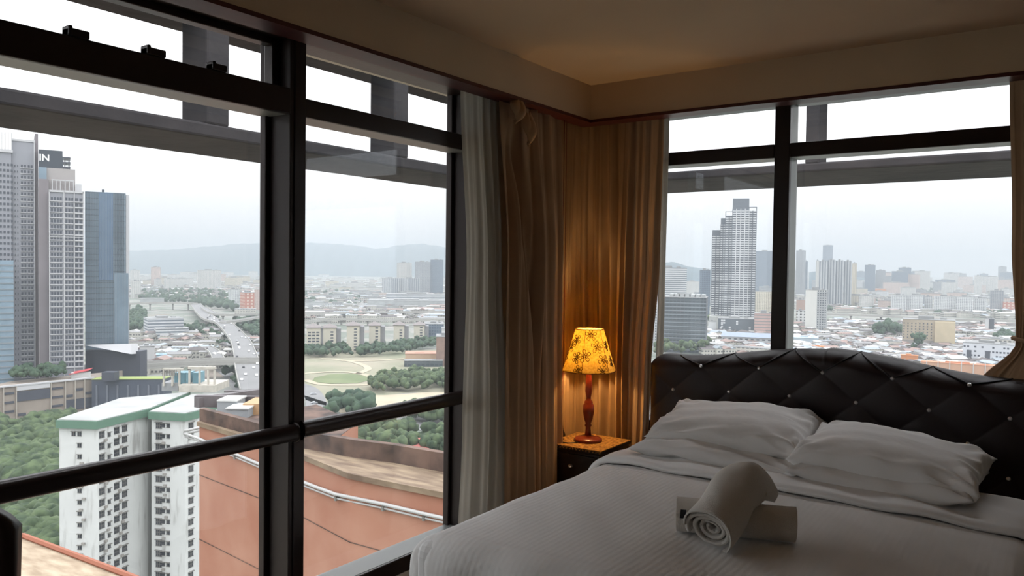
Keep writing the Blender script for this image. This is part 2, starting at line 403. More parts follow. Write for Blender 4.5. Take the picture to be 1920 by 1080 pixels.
# piping cords along the top folds
bz = MB()
for k in range(-3, 3):
    for sgn in (1, -1):
        xa = HC + UX * (k + .5); 
        xb = xa + sgn * UX / 2
        if not (HX0 + .03 < xa < HX1 - .03 and HX0 + .05 < xb < HX1 - .04): continue
        za = ztop(xa); zb = .985 + dz(xb)
        pts = []
        for i in range(11):
            q = i / 10; x = xa + (xb - xa) * q; z = za + (zb - za) * q - .0
            zt = ztop(x); z = min(z, zt); d = max(0, min(zt - z, .075)); f = math.sqrt(max(0, 1 - (1 - d / .075) ** 2))
            pts.append((x, -.14 - TH * f - tuft(x, z) * min(1, .25 + d / .075 * .75) - .001, z + .002))
        bz.tube(pts, .0035, 6)
bz.build('seam', mat('seam_black', lin(22, 14, 15), .5), head, smooth=True)

# ---- cover draped over the mattress
def wr(x, y):   # soft wrinkles
    return (.0035 * math.sin(9 * x + 4 * y + 1) * math.sin(5 * y - 3 * x) + .002 * math.sin(23 * x + 13 * y) * math.sin(7 * y + 1)
            + .003 * math.sin(31 * (x * .35 + y) + 2 * math.sin(4 * x)) * max(0, math.sin(3 * x + 1.5)))
def sheet_fn(s, t_, xa, xb, ya, top, r, drop, flare=.03, seed=0):
    """s, t_: cloth coordinates in metres; the part past the mattress edge turns down"""
    ex = max(xa - s, s - xb, 0); sx_ = -1 if s < xa else 1
    ey = max(ya - t_, 0)
    d = math.hypot(ex, ey)
    bx_ = min(max(s, xa), xb); by_ = max(t_, ya)
    if d < 1e-9: return (s, t_, top)
    dx, dy = sx_ * ex / d, -ey / d
    q = r * PI / 2
    if d < q: a = d / r; h = r * math.sin(a); z = top - r * (1 - math.cos(a))
    else: h = r + (d - q) * flare; z = top - r - (d - q)
    k = min(1, d / .25)
    th = math.atan2(ey, ex) if ex > 0 and ey > 0 else 0
    h += .012 * k * math.sin(24 * (s if ey > ex else t_) + 1) + .02 * k * math.sin(4 * th) 
    return (bx_ + dx * h, by_ + dy * h, z)
def make_sheet(name, t0, t1, top, m, par, r, drop, thick, seed, sidedrop, nu=220, nv=190, foot=True):
    b = MB(); xa, xb, ya = X0 + .10, X1 - .07, -2.035
    s0, s1 = xa - sidedrop, xb + sidedrop
    def fn(u, v):
        s = s0 + (s1 - s0) * u; t_ = t0 + (t1 - t0) * v
        x, y, z = sheet_fn(s, t_, xa, xb, ya if foot else -9, top + .022 * math.sin(PI * min(1, max(0, (s - X0) / (X1 - X0)))) , r, drop)
        return (x, y, z + wr(s, t_))
    b.grid(nu, nv, fn)
    o = b.build(name, m, par, smooth=True)
    so = o.modifiers.new('thick', 'SOLIDIFY'); so.thickness = thick; so.offset = 1
    return o
cov = thing('bed_sheet', 'white striped sheet spread over the bed and hanging at its foot', 'bedding', (1.45, -1.5, .58))
make_sheet('cover', -.62, -2.035 - .52, .578, m_cover, cov, .10, .4, .004, 1, .42)
# folded top band (wavy front edge, rolled)
def band():
    b = MB(); xa, xb = X0 + .10, X1 - .07
    def fn(u, v):
        s = xa - .40 + (xb - xa + .80) * u
        a = v * 2   # 0..1 top layer, 1..2 returns underneath at the front edge
        yf = -.925 + .012 * math.sin(3 * s) + .02 * math.sin(1.3 * s + 2); yb_ = -.56
        if v < .8: t_ = yb_ + (yf - yb_) * (v / .8); lift = .030
        else: q = (v - .8) / .2; t_ = yf - .012 * math.sin(PI * q) ; lift = .030 - .024 * q
        x, y, z = sheet_fn(s, t_, xa, xb, -9, .578 + .022 * math.sin(PI * min(1, max(0, (s - X0) / (X1 - X0)))) + lift, .10 + lift, .4)
        return (x, t_, z + wr(s, t_) * 1.2 + .003 * math.sin(17 * s + 20 * t_))
    b.grid(240, 40, fn)
    o = b.build('folded_edge', m_sheet, cov, smooth=True)
    so = o.modifiers.new('thick', 'SOLIDIFY'); so.thickness = .003; so.offset = -1
band()

# ---- pillows
def pillow(label, c, w_, d_, h_, rot, tilt, roll, seed, sag=0.):
    root = thing('pillow', label, 'pillow', (c[0], c[1], c[2]), 0)
    rnd = random.Random(seed); ph = [rnd.uniform(0, 6.28) for _ in range(10)]
    b = MB(); N = 64
    def surf(u, v, side):
        a, c_ = 2 * u - 1, 2 * v - 1
        # outline pinched between the corners
        px_ = a * w_ / 2 * (1 - .075 * (1 - abs(c_) ** 2.2) * abs(a) ** 6 - .0)
        py_ = c_ * d_ / 2 * (1 - .10 * (1 - abs(a) ** 2.2) * abs(c_) ** 6)
        ra = max(0, 1 - abs(a) ** 3.2); rc = max(0, 1 - abs(c_) ** 3.0)
        th = h_ / 2 * (ra * rc) ** .42
        edge = 1 - min(1, (ra * rc) * 1.3)
        wv = .010 * math.sin(11 * a + 5 * c_ + ph[0]) * edge + .006 * math.sin(19 * c_ - 7 * a + ph[1]) * edge
        cx_, cy_ = (1 if a > 0 else -1), (1 if c_ > 0 else -1)
        rad = math.hypot(a - cx_, c_ - cy_); ang = math.atan2(c_ - cy_, a - cx_)
        wv += .022 * math.exp(-rad * 2.6) * math.sin(9 * ang + ph[2] + cx_) * min(1, rad * 4)
        wv += .0035 * math.sin(6 * a + 9 * c_ + ph[3]) * math.sin(8 * a - 4 * c_ + ph[4])
        z = side * (th + wv * min(1, th * 25)) + .012 * math.sin(3 * a + ph[5]) - sag * a * a
        return (px_, py_, z)
    b.grid(N, N, lambda u, v: surf(u, v, 1))
    b.grid(N, N, lambda u, v: surf(1 - u, v, -1))
    R = Matrix.Rotation(rot, 3, 'Z') @ Matrix.Rotation(tilt, 3, 'X') @ Matrix.Rotation(roll, 3, 'Y')
    b.v = [tuple(R @ Vector(p)) for p in b.v]
    o = b.build('pillowcase', m_pillow, root, smooth=True, world=False)
    o.modifiers.new('weld', 'WELD').merge_threshold = .0005
    return root
pillow('lower white pillow of the pair at the left end of the headboard', (1.13, -.60, .650), .74, .46, .10, .02, .02, 0, 1)
pillow('lower white pillow of the pair at the right of the bed', (1.79, -.62, .650), .66, .46, .10, -.03, .02, 0, 2)
pillow('upper white pillow leaning on the headboard at its left end', (1.15, -.53, .735), .70, .44, .165, .05, .20, .02, 3)
pillow('upper white pillow at the right, its corner poking past the stack', (1.80, -.60, .715), .68, .44, .165, -.05, .12, .03, 4)

# ---- rolled towels
m_towel = mat('white_towel', lin(232, 227, 220), .95, bump=.5, bscale=420, spec=.1)
def roll(name, label, pts, r, rot0, seed, turns=3.2, flap=0.):
    root = thing(name, label, 'towel', pts[0], 0)
    P = [Vector(p) for p in pts]
    def cat(k):
        n = len(P) - 1; i = min(int(k * n), n - 1); f = k * n - i
        p0, p1, p2, p3 = P[max(i - 1, 0)], P[i], P[i + 1], P[min(i + 2, n)]
        return .5 * ((2 * p1) + (p2 - p0) * f + (2 * p0 - 5 * p1 + 4 * p2 - p3) * f * f + (3 * p1 - p0 - 3 * p2 + p3) * f ** 3)
    rnd = random.Random(seed); ph = rnd.uniform(0, 6)
    NV = 40; NU = 200
    def fn(u, v):
        c = cat(v); d = (cat(min(1, v + .02)) - cat(max(0, v - .02))).normalized()
        up = Vector((0, 0, 1)); a = d.cross(up).normalized(); bb = a.cross(d)
        th = rot0 + u * turns * 2 * PI
        rr = r * (.16 + .84 * u) 
        if u > .9: rr *= 1 + .05 * (u - .9) * 10
        rr *= 1 + .02 * math.sin(3 * th + 6 * v + ph) * u
        fl = 1 if u < .93 else 1 
        off = (.028 * (1 - u) * (1 if v > .5 else -1)) * max(0, abs(v - .5) * 2 - .8) * -5   # inner turns sit slightly inside
        p = c + (a * math.cos(th) * rr * 1.06 + bb * math.sin(th) * rr * .94) + d * off
        return (p.x, p.y, p.z)
    b = MB(); b.grid(NU, NV, fn)
    o = b.build('towel_roll', m_towel, root, smooth=True)
    so = o.modifiers.new('thick', 'SOLIDIFY'); so.thickness = r * .17; so.offset = 0
    return root
tl = roll('towel', 'rolled white towel lying flat on the bed, small black tag on it', [(1.34, -1.614, .652), (1.43, -1.58, .652), (1.58, -1.522, .652), (1.685, -1.482, .652)], .054, .6, 1)
MB().obox((1.384, -1.660, .676), (.008, .0032, 0), (.0008, -.002, .0006), (0, .003, .013)).build('tag', mat('black_tag', (.01, .01, .012), .5), tl)
tu = roll('towel', 'rolled white towel propped crosswise over the flat one', [(1.496, -1.73, .662), (1.502, -1.655, .694), (1.510, -1.57, .742), (1.520, -1.49, .758), (1.53, -1.43, .735)], .066, 2.2, 2)

# loose outer layer of the propped towel with its corner reaching the bed
TP = [Vector((1.493, -1.74, .664)), Vector((1.502, -1.655, .696)), Vector((1.510, -1.57, .744)), Vector((1.520, -1.49, .760)), Vector((1.532, -1.42, .725))]
def flapf(u, v):
    k = v * 4; i = min(3, int(k)); f = k - i; c = TP[i].lerp(TP[i + 1], f); d = (TP[i + 1] - TP[i]).normalized(); a = d.cross(Vector((0, 0, 1))).normalized(); up = a.cross(d)
    lo = -.35 - .75 * (1 - v) ; th = PI * .98 + (lo - PI * .98) * u
    r = .073 + .010 * u * u * (1 - v) + .002 * math.sin(14 * u + 9 * v)
    p = c + a * math.cos(th) * r * 1.04 + up * math.sin(th) * r
    if v > .93: p = p + d * (v - .93) * .15 - up * (v - .93) * .4 * max(0, math.sin(th))
    p.z = max(p.z, .606); return (p.x, p.y, p.z)
fb = MB().grid(50, 30, flapf); fo = fb.build('towel_flap', m_towel, tu, smooth=True)
so = fo.modifiers.new('t', 'SOLIDIFY'); so.thickness = .006; so.offset = -1
# ================================================================== NIGHTSTAND AND LAMP
m_dark = mat('dark_wood', lin(34, 20, 16), .4, noise=.3, nscale=6, stretch=(1, 1, 6))
m_doily = mat('gold_crochet', lin(190, 140, 70), .9, col2=lin(110, 70, 30), nscale=60, bump=.8, bscale=120)
ns = thing('nightstand', 'dark wooden nightstand squeezed into the corner under the lamp', 'nightstand', (.27, -.33, 0))
NX0, NX1, NY0, NY1 = .10, .44, -.49, -.14
bevel(MB().box(NX0 + .01, NX1 - .01, NY0 + .01, NY1 - .01, .06, .495).build('body', m_dark, ns), .004)
bevel(MB().box(NX0, NX1, NY0, NY1, .495, .515).build('top', m_dark, ns), .006)
dr = bevel(MB().box(NX0 + .03, NX1 - .03, NY0 + .0, NY0 + .012, .34, .48).build('drawer', m_dark, ns), .003)
MB().lathe([(.004, 0), (.012, .006), (.012, .014), (.004, .018)], (.27, NY0 - .012, .41), 12).build('knob', m_gem, dr)
for x in (NX0 + .03, NX1 - .03):
    for y in (NY0 + .03, NY1 - .03): MB().lathe([(.014, 0), (.018, .065)], (x, y, 0), 10).build('leg', m_dark, ns)
b = MB()
b.box(NX0 + .012, NX1 + .003, NY0 - .003, NY1 - .01, .515, .519)
for i in range(17): b.tube([(NX0 + .02 + i * .0195, NY0 - .004, .518), (NX0 + .025 + i * .0195, NY0 - .006, .506), (NX0 + .036 + i * .0195, NY0 - .004, .518)], .0018, 5)
d_ = b.build('doily', m_doily); tag(d_, 'golden crocheted cloth lying on top of the nightstand', 'doily')

LX, LY, LZ = .270, -.320, .519
lamp = thing('table_lamp', 'lit table lamp with flowered yellow shade and turned wooden stem', 'lamp', (LX, LY, LZ))
m_stem = mat('red_brown_wood', lin(120, 42, 24), .3, noise=.3, nscale=20)
MB().lathe([(.074, 0), (.076, .010), (.070, .018), (.045, .024), (.018, .034)], (LX, LY, LZ), 40).build('base', m_stem, lamp, smooth=True)
MB().lathe([(.018, .034), (.014, .06), (.012, .075), (.020, .085), (.014, .095), (.024, .12), (.031, .16), (.029, .195), (.022, .205), (.024, .212), (.014, .222), (.012, .235), (.019, .27), (.017, .33), (.009, .40), (.008, .43)], (LX, LY, LZ), 24).build('stem', m_stem, lamp, smooth=True)
SB, ST, RB, RT_ = .380, .605, .148, .078
ms = bpy.data.materials.new('lamp_shade_fabric'); ms.use_nodes = True; t = ms.node_tree; t.nodes.clear()
o_ = t.nodes.new('ShaderNodeOutputMaterial'); mx = t.nodes.new('ShaderNodeMixShader'); tl_ = t.nodes.new('ShaderNodeBsdfTranslucent'); df = t.nodes.new('ShaderNodeBsdfDiffuse')
nz = t.nodes.new('ShaderNodeTexNoise'); nz.inputs['Scale'].default_value = 90; rp = t.nodes.new('ShaderNodeValToRGB')
tcs = t.nodes.new('ShaderNodeTexCoord'); t.links.new(tcs.outputs['Object'], nz.inputs[0]); t.links.new(nz.outputs[0], rp.inputs[0])
rp.color_ramp.elements[0].color = (*lin(206, 178, 100), 1); rp.color_ramp.elements[1].color = (*lin(228, 208, 136), 1); rp.color_ramp.elements[0].position = .35; rp.color_ramp.elements[1].position = .6
t.links.new(rp.outputs[0], tl_.inputs[0]); t.links.new(rp.outputs[0], df.inputs[0]); mx.inputs[0].default_value = .42
t.links.new(df.outputs[0], mx.inputs[1]); t.links.new(tl_.outputs[0], mx.inputs[2]); t.links.new(mx.outputs[0], o_.inputs[0])
A0 = math.atan2(RX.y, RX.x)           # direction of the image's right, to set the panel seams
def shade_pt(th, k, off=0):
    # eight soft panels, seams slightly proud
    r = RB + (RT_ - RB) * k
    r = r * (1 - .012 * math.sin(PI * k)) + off
    q = (th / (2 * PI / 6)) % 1
    c = math.cos(PI / 6) / math.cos((q - .5) * PI / 3)
    r *= .45 + .55 * c
    a = A0 - math.radians(51) + th
    return (LX + r * math.cos(a), LY + r * math.sin(a), LZ + SB + (ST - SB) * k)
b = MB(); b.grid(120, 10, lambda u, v: shade_pt(u * 2 * PI, v))
sh = b.build('lamp_shade', ms, lamp); 
so = sh.modifiers.new('t', 'SOLIDIFY'); so.thickness = .0015
for k, rr in ((0, .003), (1, .0025)):
    MB().tube([shade_pt(2 * PI * i / 60, k) for i in range(61)], rr, 6, cap=False).build('shade_trim', m_doily, sh, smooth=True)
m_print = mat('brown_print', lin(70, 40, 20), .8)
b_s = MB()
for i in range(6): b_s.tube([shade_pt(2 * PI * i / 6 + 1e-4, k / 6, .001) for k in range(7)], .0012, 4)
b_s.build('shade_seam', m_doily, sh)
def flower(th0, k0, s, rot):
    b = MB()
    H = math.hypot(RB - RT_, ST - SB)
    def sp(dx, dy): # metres on the shade surface
        k = k0 + dy / H; r = RB + (RT_ - RB) * k
        return shade_pt(th0 + dx / r, k, .0012)
    def ring(pts):
        for p, q in zip(pts, pts[1:]):
            if 0 <= p[1] <= 1: pass
        P_ = [sp(*p) for p in pts if -.0 < k0 + p[1] / H < 1]
        if len(P_) > 2: b.tube(P_, .0016, 4)
    for j in range(5):
        a = rot + 2 * PI * j / 5
        pts = []
        for i in range(13):
            tt = i / 12 * 2 * PI
            rr = s * .56 + s * .40 * math.cos(tt); ww = s * .34 * math.sin(tt) * (.65 + .35 * math.cos(tt))
            if abs(tt - PI) < .3: rr = s * .16
            pts.append((rr * math.cos(a) - ww * math.sin(a), rr * math.sin(a) + ww * math.cos(a)))
        ring(pts)
        ring([(s * .12 * math.cos(a), s * .12 * math.sin(a)), (s * .35 * math.cos(a), s * .35 * math.sin(a)), (s * .6 * math.cos(a + .1), s * .6 * math.sin(a + .1))])
    ring([(s * .12 * math.cos(x), s * .12 * math.sin(x)) for x in [2 * PI * i / 8 for i in range(9)]])
    b.build('flower_print', m_print, sh)
# angle: seam at image right 51 deg ahead; front of the shade is th ~ 51-90 deg
def thpx(px_, r): # image offset from the lamp axis (px at 1920) -> angle
    return math.radians(51) - PI / 2 + math.asin(max(-1, min(1, px_ / 358 / r)))
for (dx, dy, s, rot) in ((0, .88, .034, .3), (-28, .75, .032, .9), (12, .60, .037, .2), (32, .62, .030, 1.1), (-13, .40, .037, .5), (24, .30, .034, .9), (43, .25, .034, .1), (-26, .06, .032, .6), (22, .05, .032, .3), (-48, .35, .034, .8)):
    r = RB + (RT_ - RB) * dy
    flower(thpx(dx, r), dy, s, rot)
for q in range(6): flower(PI + .2 + q * .55 - 1.2, (.2, .6, .35)[q % 3], .034, q)
MB().lathe([(.006, .43), (.022, .435), (.022, .47), (.012, .475)], (LX, LY, LZ), 16).build('socket', mat('brass', lin(170, 130, 60), .3, 1), lamp, smooth=True)
bulb = MB().lathe([(.010, .475), (.018, .49), (.026, .515), (.022, .54), (.008, .552)], (LX, LY, LZ), 20)
mb_ = mat('bulb_glow', (1, .7, .3), .5, emis=25); bulb.build('bulb', mb_, lamp, smooth=True)
ld = bpy.data.lights.new('lamp_light', 'POINT'); ld.energy = 38; ld.color = (1, .64, .26); ld.shadow_soft_size = .03
lo = bpy.data.objects.new('lamp_light', ld); COL.objects.link(lo); lo.parent = lamp; lo.location = (0, 0, .505)
bulb_o = lamp.children[-2]
# power cord lying on the doily
MB().tube([(LX - .02, LY - .07, LZ + .004), (LX - .02, LY - .10, LZ + .006), (LX - .05, LY - .125, LZ + .004), (LX - .085, LY - .13, LZ + .004)], .003, 6).build('cord', m_dark, lamp, smooth=True)
# curtain pull cords with a tassel
tc_ = thing('curtain_pull', 'curtain pull cords with a dark bell weight, hanging left of the lamp', 'cord', (.115, -.33, 0))
for dy in (-.012, .012): MB().tube([(.125, -.36 + dy, 2.3), (.128, -.362 + dy * .9, 1.2), (.13, -.365 + dy * .4, .62)], .002, 5).build('cord', m_stem, tc_)
MB().lathe([(.004, .085), (.007, .06), (.012, .03), (.022, .01), (.023, 0)], (.13, -.365, .535), 14).build('weight', m_dark, tc_, smooth=True)

# ================================================================== CHAIR at the left edge
m_chair = mat('black_brown_wood', lin(40, 26, 24), .3, noise=.2, nscale=10)
PT = Vector((.622, -3.273, 0)); U = Vector((-.80, -.60, 0)).normalized(); Vd = Vector((.60, -.80, 0)).normalized()
ch = thing('dining_chair', 'dark wooden chair beside the left window, only a back corner in view', 'chair', (PT + U * .2 + Vd * .2)[:])
def cp(a, b_, z): q = PT + U * a + Vd * b_; return (q.x, q.y, z)
MB().grid(20, 24, lambda u, v: cp(-.012 + .03 * (1 - v) + (.42 - .04 * (1 - v)) * u, .018 * math.sin(PI * u) - .03 * (1 - v), .48 + (.463 + .035 * math.sin(PI * u) - .02 * (abs(2 * u - 1) ** 8) * 1.5) * v)).build('backrest', m_chair, ch, smooth=True)
ch.children[-1].modifiers.new('t', 'SOLIDIFY').thickness = .035
for a in (.02, .38):
    MB().tube([cp(a + (.0), .0 - .06, 0), cp(a, 0, .44), cp(a, -.02, .60)], [.016, .02, .02], 10).build('leg', m_chair, ch, smooth=True)
    MB().tube([cp(a, .40, 0), cp(a, .38, .44)], [.015, .022], 10).build('leg', m_chair, ch, smooth=True)
b = MB(); b.obox(cp(.2, .19, .45), U * .205, Vd * .22, (0, 0, .025)); bevel(b.build('seat', m_velvet, ch), .015, 3)
# ================================================================== OUTSIDE: helpers
lin_full = lin
def lin(r, g, b):            # lower outdoor exposure put into the colours: about two thirds of the nominal albedo
    return tuple(c * .68 for c in lin_full(r, g, b))
def onz(px, py, z):
    d = ray(px, py); return CAM + d * ((z - CAM.z) / d.z)
RZ0 = math.atan2(RX.y, RX.x)
def mnode(t, op, a, b=None):
    n = t.nodes.new('ShaderNodeMath'); n.operation = op
    for i, q in enumerate((a, b)):
        if q is None: continue
        if isinstance(q, (int, float)): n.inputs[i].default_value = q
        else: t.links.new(q, n.inputs[i])
    return n.outputs[0]
def fmat(name, wall, glass, wx, hz, fx=.5, fz=.5, rough=.6, dirt=.15, grough=.35, band=None):
    """wall with a regular grid of distant windows (too far to tell the panes apart)"""
    if name in MATS: return MATS[name]
    m = mat(name, wall, rough, noise=dirt, nscale=.06, coord='Object')
    t = m.node_tree; b = t.nodes['Principled BSDF']; base = b.inputs['Base Color'].links[0].from_socket
    tc = t.nodes.new('ShaderNodeTexCoord'); sp = t.nodes.new('ShaderNodeSeparateXYZ'); t.links.new(tc.outputs['Object'], sp.inputs[0])
    sn = t.nodes.new('ShaderNodeSeparateXYZ'); t.links.new(tc.outputs['Normal'], sn.inputs[0])
    xx = mnode(t, 'ADD', mnode(t, 'ADD', sp.outputs[0], sp.outputs[1]), 5000.)
    u = mnode(t, 'FRACT', mnode(t, 'DIVIDE', xx, wx)); v = mnode(t, 'FRACT', mnode(t, 'DIVIDE', mnode(t, 'ADD', sp.outputs[2], 3000 * hz), hz))
    a = mnode(t, 'LESS_THAN', u, fx); c = mnode(t, 'LESS_THAN', mnode(t, 'ABSOLUTE', mnode(t, 'SUBTRACT', v, .5)), fz / 2)
    side = mnode(t, 'LESS_THAN', mnode(t, 'ABSOLUTE', sn.outputs[2]), .5)
    k = mnode(t, 'MULTIPLY', mnode(t, 'MULTIPLY', a, c), side)
    mx = t.nodes.new('ShaderNodeMix'); mx.data_type = 'RGBA'; t.links.new(k, mx.inputs['Factor']); t.links.new(base, mx.inputs['A']); mx.inputs['B'].default_value = (*glass, 1)
    t.links.new(mx.outputs['Result'], b.inputs['Base Color'])
    return m
c_white = lin(226, 228, 226); c_dark = lin(86, 96, 106)
m_roofg = mat('grey_roof', lin(170, 172, 172), .9, noise=.25, nscale=.15)
def depth_of(px, yb, h=0.): return (CAM.z - GROUND - h) * F / (yb - hor(px))
def blk(name, label, cat, px0, px1, yt, yb, m, D=None, yaw=0., group=None, depth=None, roof=True, extra=None, mroof=None):
    pxc = (px0 + px1) / 2; dp = depth or depth_of(pxc, yb); th_ = math.atan((pxc - 960) / F)
    wpx = (px1 - px0) / F * dp * math.cos(th_); D = D or max(12, wpx * .6); ya = math.radians(yaw)
    W = max(4., (wpx - D * abs(math.sin(ya))) / math.cos(ya))
    c = at(pxc, (yt + min(yb, 700)) / 2, dp); zt = at(pxc, yt, dp).z
    away = Vector((c.x - CAM.x, c.y - CAM.y, 0)).normalized(); c = c + away * (D / 2)
    root = thing(name, label, cat, (c.x, c.y, GROUND), RZ0 - th_ + ya, group)
    H = zt - GROUND
    MB().box(-W / 2, W / 2, -D / 2, D / 2, 0, H).build('wall', m, root, world=False)
    if roof:
        b = MB(); p = .35
        b.box(-W / 2 - .3, W / 2 + .3, -D / 2 - .3, D / 2 + .3, H, H + .5)
        b.box(-W * .2, W * .1, -D * .2, D * .25, H + .5, H + min(4, H * .12))
        b.box(W * .22, W * .34, -D * .1, D * .1, H + .5, H + min(2.5, H * .08))
        b.build('roof', mroof or m_roofg, root, world=False)
    if extra: extra(root, W, D, H)
    return root, W, D, H

# ------------------------------------------------------------------ ground
def ground_mat():
    m = mat('city_ground', lin(120, 132, 118), .95, col2=lin(168, 166, 160), nscale=.012)
    t = m.node_tree; b = t.nodes['Principled BSDF']; old = b.inputs['Base Color'].links[0].from_socket
    tc = t.nodes.new('ShaderNodeTexCoord')
    v = t.nodes.new('ShaderNodeTexVoronoi'); v.inputs['Scale'].default_value = .035; t.links.new(tc.outputs['Object'], v.inputs['Vector'])
    hs = t.nodes.new('ShaderNodeValToRGB'); t.links.new(v.outputs['Color'], hs.inputs[0])
    e = hs.color_ramp.elements; hs.color_ramp.interpolation = 'CONSTANT'
    e[0].color = (*lin(110, 124, 108), 1); e[1].position = .35; e[1].color = (*lin(150, 150, 146), 1)
    q = e.new(.55); q.color = (*lin(178, 172, 164), 1); q = e.new(.7); q.color = (*lin(98, 112, 98), 1); q = e.new(.88); q.color = (*lin(160, 134, 122), 1)
    mx = t.nodes.new('ShaderNodeMix'); mx.data_type = 'RGBA'; mx.inputs['Factor'].default_value = .5
    t.links.new(old, mx.inputs['A']); t.links.new(hs.outputs[0], mx.inputs['B']); t.links.new(mx.outputs['Result'], b.inputs['Base Color'])
    return m
g = MB(); g.add([(-16000, -6000, GROUND), (9000, -6000, GROUND), (9000, 16000, GROUND), (-16000, 16000, GROUND)], [(0, 1, 2, 3)])
struct(g.build('ground', ground_mat()))
# hills
def ridge(name, prof, d0, d1, m, base_y=None):
    b = MB(); pxs = [prof[0][0] + (prof[-1][0] - prof[0][0]) * i / 90 for i in range(91)]
    rnd = random.Random(5)
    def Y(px):
        for (a, ya), (c, yc) in zip(prof, prof[1:]):
            if px <= c: k = (px - a) / (c - a); return ya + (yc - ya) * k
        return prof[-1][1]
    def fn(u, v):
        px = prof[0][0] + (prof[-1][0] - prof[0][0]) * u; d = d0 + (d1 - d0) * v
        crest = .62
        zc = at(px, Y(px), d0 + (d1 - d0) * crest).z - GROUND
        k = math.sin(PI * min(1, v / crest) / 2) ** 1.1 if v < crest else math.cos((v - crest) / (1 - crest) * PI / 2)
        n = .5 * math.sin(px * .06 + v * 5) + .3 * math.sin(px * .17 + v * 9 + 1) + .2 * math.sin(px * .41 - v * 14)
        h = zc * k * (1 + .10 * n * (1 - k)); h += zc * .012 * math.sin(px * .9 + v * 11)
        p = at(px, 500, d)
        return (p.x, p.y, GROUND - 2 + h)
    b.grid(160, 26, fn)
    return tag(b.build(name, m, smooth=True), None, None)
m_hill = mat('haze_tinted_hill', lin(56, 92, 104), .95, col2=lin(44, 76, 86), nscale=.01, bump=.4, bscale=.03)  # blue of distant haze put into the forest colour
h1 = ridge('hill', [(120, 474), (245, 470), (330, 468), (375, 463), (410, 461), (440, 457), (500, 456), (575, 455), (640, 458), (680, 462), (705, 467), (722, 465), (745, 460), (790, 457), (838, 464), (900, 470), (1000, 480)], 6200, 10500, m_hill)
tag(h1, 'long forested ridge tinted haze blue on the horizon beyond the left window', 'hill')
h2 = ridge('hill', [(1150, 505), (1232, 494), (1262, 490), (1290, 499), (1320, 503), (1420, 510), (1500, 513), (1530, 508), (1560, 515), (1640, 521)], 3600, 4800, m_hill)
tag(h2, 'low green hill behind the striped building in the right window', 'hill')

# ------------------------------------------------------------------ facade families
F_pale = fmat('pale_flats', lin(232, 230, 224), lin(150, 158, 162), 4.2, 3.2, .5, .5)
F_cream = fmat('cream_flats', lin(232, 222, 200), lin(120, 116, 108), 3.6, 3.0, .42, .5)
F_white = fmat('white_flats', lin(238, 240, 240), lin(112, 122, 130), 3.4, 3.2, .45, .55)
F_blue = fmat('blue_glass_tower', lin(128, 144, 160), lin(92, 110, 130), 3., 3.6, .7, .7, .35)
F_grey = fmat('grey_tower', lin(176, 180, 184), lin(108, 116, 126), 3.4, 3.2, .55, .55)
F_pink = fmat('pink_flats', lin(214, 140, 120), lin(240, 216, 198), 7.2, 6.0, .5, .5)
F_peach = fmat('peach_flats', lin(226, 206, 196), lin(170, 144, 136), 3.6, 3.0, .4, .5)
F_vert = fmat('fluted_tower', lin(206, 210, 212), lin(122, 130, 140), 6.0, 3.0, .5, 1.0)
F_stripe = fmat('striped_office', lin(236, 238, 240), lin(120, 132, 142), 30., 3.6, 1.0, .5)
F_shop = fmat('shop_houses', lin(224, 220, 210), lin(110, 112, 112), 4.5, 3.6, .6, .45)
F_shed = mat('shed_wall', lin(196, 200, 200), .8, noise=.2, nscale=.1)
F_dark = fmat('dark_office', lin(96, 106, 114), lin(62, 74, 84), 4., 3.8, .8, .5, .4)
F_orange = mat('orange_wall', lin(226, 150, 96), .8, noise=.1, nscale=.1)

# ================================================================== left window: near and middle
# --- three tall towers
def seg(mb, x0, x1, y0, y1, z0, z1): mb.box(x0, x1, y0, y1, z0, z1)
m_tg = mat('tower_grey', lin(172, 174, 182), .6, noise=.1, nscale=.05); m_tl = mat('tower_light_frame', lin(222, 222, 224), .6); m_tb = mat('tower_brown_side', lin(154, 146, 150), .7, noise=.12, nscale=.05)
m_tgl = mat('tower_blue_glass', lin(156, 180, 198), .2, noise=.25, nscale=.08); m_tdk = mat('tower_dark_window', lin(84, 90, 102), .3)
def tower_root(name, label, px, dp):
    global KX
    th_ = math.atan((px - 960) / F); KX = math.cos(th_)
    c = at(px, 500, dp); return thing(name, label, 'tower', (c.x, c.y, GROUND), RZ0 - th_)
def zz(px, py, dp): return at(px, py, dp).z - GROUND
dp = 480.; S = dp / F
r1 = tower_root('apartment_tower', 'tall grey apartment tower cut by the left edge of the view', 30, dp)
def lx(px, c): return (px - c) * S * KX
H1 = zz(30, 264, dp); H1b = zz(30, 285, dp); H1c = zz(30, 248, dp)
MB().box(lx(22, 30), lx(66, 30), 0, 26, 0, H1).build('main_wall', m_tg, r1, world=False)
MB().box(lx(-90, 30), lx(22, 30), -2, 24, 0, H1b).build('side_wing', m_tg, r1, world=False)
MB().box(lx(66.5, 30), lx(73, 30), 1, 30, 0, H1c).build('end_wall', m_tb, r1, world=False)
b = MB(); b.box(lx(64.5, 30), lx(66.5, 30), -.6, 0.5, 0, H1 + .8); b.box(lx(22, 30), lx(66, 30), -.5, .5, H1 - .4, H1 + .8); b.box(lx(-90, 30), lx(25, 30), -3, 0, H1b - 1.2, H1b + .6)
for k in range(-20, 3): b.box(lx(22 - 6 * abs(k), 30), lx(23.2 - 6 * abs(k), 30), -2, -1.2, H1b, H1b + 11)
b.build('roof_frame', m_tl, r1, world=False)
b = MB(); z = 8.
